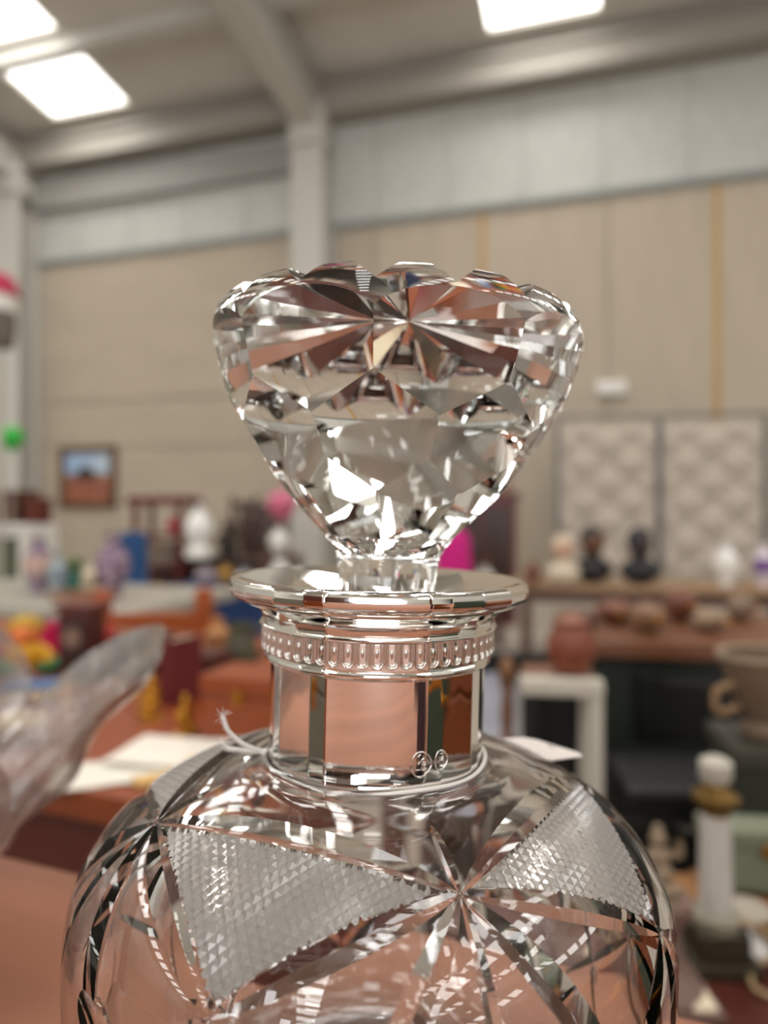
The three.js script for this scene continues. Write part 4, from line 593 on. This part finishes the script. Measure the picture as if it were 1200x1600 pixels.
{ const t = thing('turned_spindle', 'turned wooden spindle standing right of the silver band', 'spindle', on(792, 1.18, EYE - 0.3895)); part(t, 'shaft', lathe([[0.001, 0], [0.014, 0], [0.015, 0.01], [0.008, 0.02], [0.011, 0.06], [0.007, 0.09], [0.012, 0.11], [0.012, 0.135], [0.008, 0.145], [0.001, 0.15]], 20), wood('#9a6a44')); part(t, 'collar_ring', lathe([[0.0125, 0.111], [0.015, 0.118], [0.0125, 0.125]], 20), wood('#7d5232')); }
{ // stacked black cases on the right
  const t = [['black_hard_case', 'black hard case, lowest of the dark stack', 1.10, -0.02], ['black_hard_case', 'black hard case with a blue sheen, middle of the stack', 1.09, -0.010], ['black_hard_case', 'black hard case on top of the dark stack', 1.10, -0.024]]; const hs = [0.30, 0.125, 0.13]; let y = 0;
  t.forEach(([n, l, d, dx], i) => { const p = on(1085, d, y); p.x += dx; caseBox(n, l, 'case', p, 0.20, hs[i], 0.17, i === 1 ? mat('#10161f', 0.35) : black, mat('#2e2620', 0.4), rad(-16 + 5 * i), 'black hard cases'); y += hs[i] + 0.001; });
}
// ---------------------------------------------------------------- lamp and small goods at the right edge
const spot4 = (px, depth, lift = 0) => on(px, depth, T4 + lift);
{
  const t = thing('marble_lamp', 'white marble column lamp with brass fittings at the right', 'lamp', spot4(1118, 0.665)), marble = mat('#cfc9c0', 0.25, { map: patches }), old = mat('#6f552a', 0.45, { metalness: 0.8 });
  part(t, 'base', flat(bx(0.06, 0.012, 0.06, 0, 0.006, 0), bx(0.046, 0.024, 0.046, 0, 0.024, 0)), mat('#3d3626', 0.5, { metalness: 0.4 })); part(t, 'lower_collar', lathe([[0.001, 0.035], [0.021, 0.035], [0.022, 0.045], [0.015, 0.052], [0.001, 0.052]], 24), mat('#8d8574', 0.5)); part(t, 'marble_column', lathe([[0.001, 0.05], [0.0155, 0.05], [0.0145, 0.09], [0.0135, 0.138], [0.001, 0.138]], 28), marble); part(t, 'brass_capital', lathe([[0.001, 0.138], [0.013, 0.138], [0.0125, 0.143], [0.021, 0.150], [0.021, 0.155], [0.012, 0.162], [0.010, 0.168], [0.001, 0.168]], 26), old); part(t, 'socket', lathe([[0.001, 0.166], [0.010, 0.166], [0.0145, 0.172], [0.0145, 0.186], [0.009, 0.190], [0.001, 0.190]], 24), mat('#b9b2a6', 0.35));
}
tagCord();
function tagCord() { const c = spot4(1165, 0.66); const t = thing('lamp_cord', 'pale looped lamp cord lying beside the marble lamp', 'cord', c); part(t, 'cable', tube([[-0.03, 0.03, 0], [-0.01, 0.045, 0.01], [0.02, 0.03, 0.02], [0.03, 0.004, 0.03], [0.01, 0.003, 0.055], [-0.012, 0.004, 0.04], [0.0, 0.006, 0.015], [0.03, 0.012, 0.01], [0.055, 0.004, 0.03], [0.08, 0.003, 0.04]], 0.0026, 80, 7), mat('#a58c68', 0.6)); part(t, 'plug', bx(0.014, 0.01, 0.024, 0.09, 0.006, 0.045), mat('#9a8460', 0.6)); }
{ const t = thing('white_saucer', 'off white footed saucer at the foot of the marble column', 'saucer', spot4(1168, 0.685, 0)); part(t, 'dish', lathe([[0.001, 0.03], [0.012, 0.03], [0.022, 0.036], [0.021, 0.039], [0.011, 0.033], [0.001, 0.033]], 28), mat('#b3aa9c', 0.4)); part(t, 'stem', lathe([[0.001, 0], [0.02, 0], [0.018, 0.005], [0.005, 0.012], [0.006, 0.031]], 22), porcelain); }
{ const t = thing('beige_urn', 'large beige urn with a flared rim at the right edge', 'urn', on(1190, 0.90, EYE - 0.285)), m = mat('#75604c', 0.7, { map: patches }); part(t, 'body', lathe([[0.001, 0], [0.022, 0], [0.026, 0.01], [0.02, 0.022], [0.034, 0.045], [0.046, 0.085], [0.05, 0.10], [0.044, 0.10], [0.03, 0.05]], 30), m); part(t, 'rim', lathe([[0.046, 0.098], [0.054, 0.102], [0.052, 0.108], [0.044, 0.106]], 30), mat('#8f7c66', 0.6)); part(t, 'handle', tube([[-0.04, 0.07, 0.01], [-0.062, 0.06, 0.01], [-0.06, 0.035, 0.01], [-0.035, 0.04, 0.01]], 0.005, 16, 8), mat('#8d6f4e', 0.6)); }
{ const t = thing('sage_pedestal', 'sage green pedestal box under the beige urn', 'pedestal', on(1222, 0.90, 0), rad(-10)), h = EYE - 0.286; part(t, 'body', bx(0.14, h - 0.02, 0.12, 0, (h - 0.02) / 2, 0, 0.006), mat('#2a2d22', 0.75)); part(t, 'top_board', bx(0.15, 0.02, 0.13, 0, h - 0.01, 0), mat('#37352a', 0.7)); }
{ const t = thing('orange_board', 'orange wooden offcut board behind the marble lamp', 'board', spot4(1180, 0.735), rad(-8)); part(t, 'plank', bx(0.16, 0.03, 0.05, 0, 0.015, 0), wood('#a8713c')); part(t, 'batten', bx(0.015, 0.034, 0.054, -0.05, 0.017, 0), wood('#96602f')); }
casket('sage_box', 'sage green box standing on the orange board', 'box', spot4(1186, 0.735, 0.035), 0.11, 0.062, 0.045, mat('#6f745f', 0.7), brass, rad(-8));
figurine('cream_figurine', 'small cream figurine in front of the black cases', on(1028, 0.62, T4 + 0.085), 0.06, mat('#8a7660', 0.6), 0.3);
{ const t = thing('figurine_plinth', 'pinkish stone plinth beneath the cream figurine', 'plinth', spot4(1030, 0.62)); part(t, 'block', lathe([[0.001, 0], [0.036, 0], [0.036, 0.012], [0.02, 0.03], [0.017, 0.06], [0.027, 0.075], [0.027, 0.085], [0.001, 0.085]], 26), mat('#7c6258', 0.5, { map: patches })); part(t, 'base_slab', bx(0.08, 0.008, 0.08, 0, 0.004, 0), mat('#6a5048', 0.5)); }
{ const t = thing('cord_switch', 'small cream switch on a thin flex near the decanter', 'switch', spot4(1092, 0.60)); part(t, 'body', bx(0.022, 0.012, 0.03, 0, 0.006, 0, 0.004), cream); part(t, 'flex', tube([[0, 0.006, -0.014], [-0.02, 0.012, -0.03], [-0.03, 0.004, -0.05]], 0.0016, 16, 6), cream); }
// ---------------------------------------------------------------- things on the same table and behind the lens, seen in the silver
casket('violet_case', 'dark violet case mirrored right of centre in the silver collar', 'case', V3(0.105, TABLE_Y, 0.055), 0.055, 0.12, 0.05, mat('#33262f', 0.5), brass, rad(-40));
casket('orange_casket', 'orange wooden casket mirrored left of centre in the silver collar', 'box', V3(-0.16, TABLE_Y, 0.0), 0.075, 0.11, 0.06, W.orange, brass, rad(50));
caseBox('green_case', 'dark green case mirrored at the right of the silver collar', 'case', V3(0.20, TABLE_Y, -0.10), 0.12, 0.12, 0.055, mat('#34473a', 0.5), brass, rad(-85));
casket('grey_green_tin', 'grey green tin mirrored at the left of the silver collar', 'tin', V3(-0.185, TABLE_Y, -0.085), 0.07, 0.11, 0.05, mat('#7b8074', 0.4), brass, rad(75));
casket('brown_box', 'narrow brown box mirrored at the right rim of the silver collar', 'box', V3(0.166, TABLE_Y, -0.168), 0.03, 0.11, 0.03, wood('#8a4a26'), brass, rad(-90));
vase('amber_jar', 'amber glazed jar mirrored beside the violet case in the silver', 'jar', V3(0.142, TABLE_Y, 0.004), 0.10, 0.022, mat('#8a4a1e', 0.35), mat('#5a2c12', 0.4));
const wardrobe = (name, label, x, z, w, h, m, m2) => { const t = thing(name, label, 'wardrobe', room(x, 0, z), YAW + Math.PI); part(t, 'body', bx(w, h, 0.55, 0, h / 2, 0, 0.02), m); part(t, 'cornice', bx(w + 0.1, 0.1, 0.63, 0, h + 0.03, 0), m2); for (const s of [-1, 1]) { const d = part(t, 'door', bx(w / 2 - 0.06, h - 0.3, 0.03, s * w / 4, h / 2, 0.28), m2); part(d, 'knob', ball(0.02, s * 0.05, h / 2, 0.305), brass); } };
[['orange_wardrobe', 'orange pine wardrobe behind the lens', -2.2, 3.2, 1.2, 1.9, W.orange, W.red], ['dark_wardrobe', 'dark oak wardrobe behind the lens', 0.1, 3.6, 1.4, 2.0, W.dark, W.walnut], ['mahogany_wardrobe', 'mahogany wardrobe behind the lens', 2.4, 3.2, 1.2, 1.8, W.mahogany, W.red], ['pale_wardrobe', 'pale painted wardrobe behind the lens', -4.6, 2.8, 1.1, 1.7, white, cream], ['green_wardrobe', 'dark green wardrobe at the side of the stalls', 4.6, 1.6, 1.2, 1.7, mat('#1d2a20', 0.6), W.dark]].forEach((a) => wardrobe(...a));
scene.traverse((o) => { if (o.isMesh) o.castShadow = o.receiveShadow = true; });
renderer.render(scene, camera);
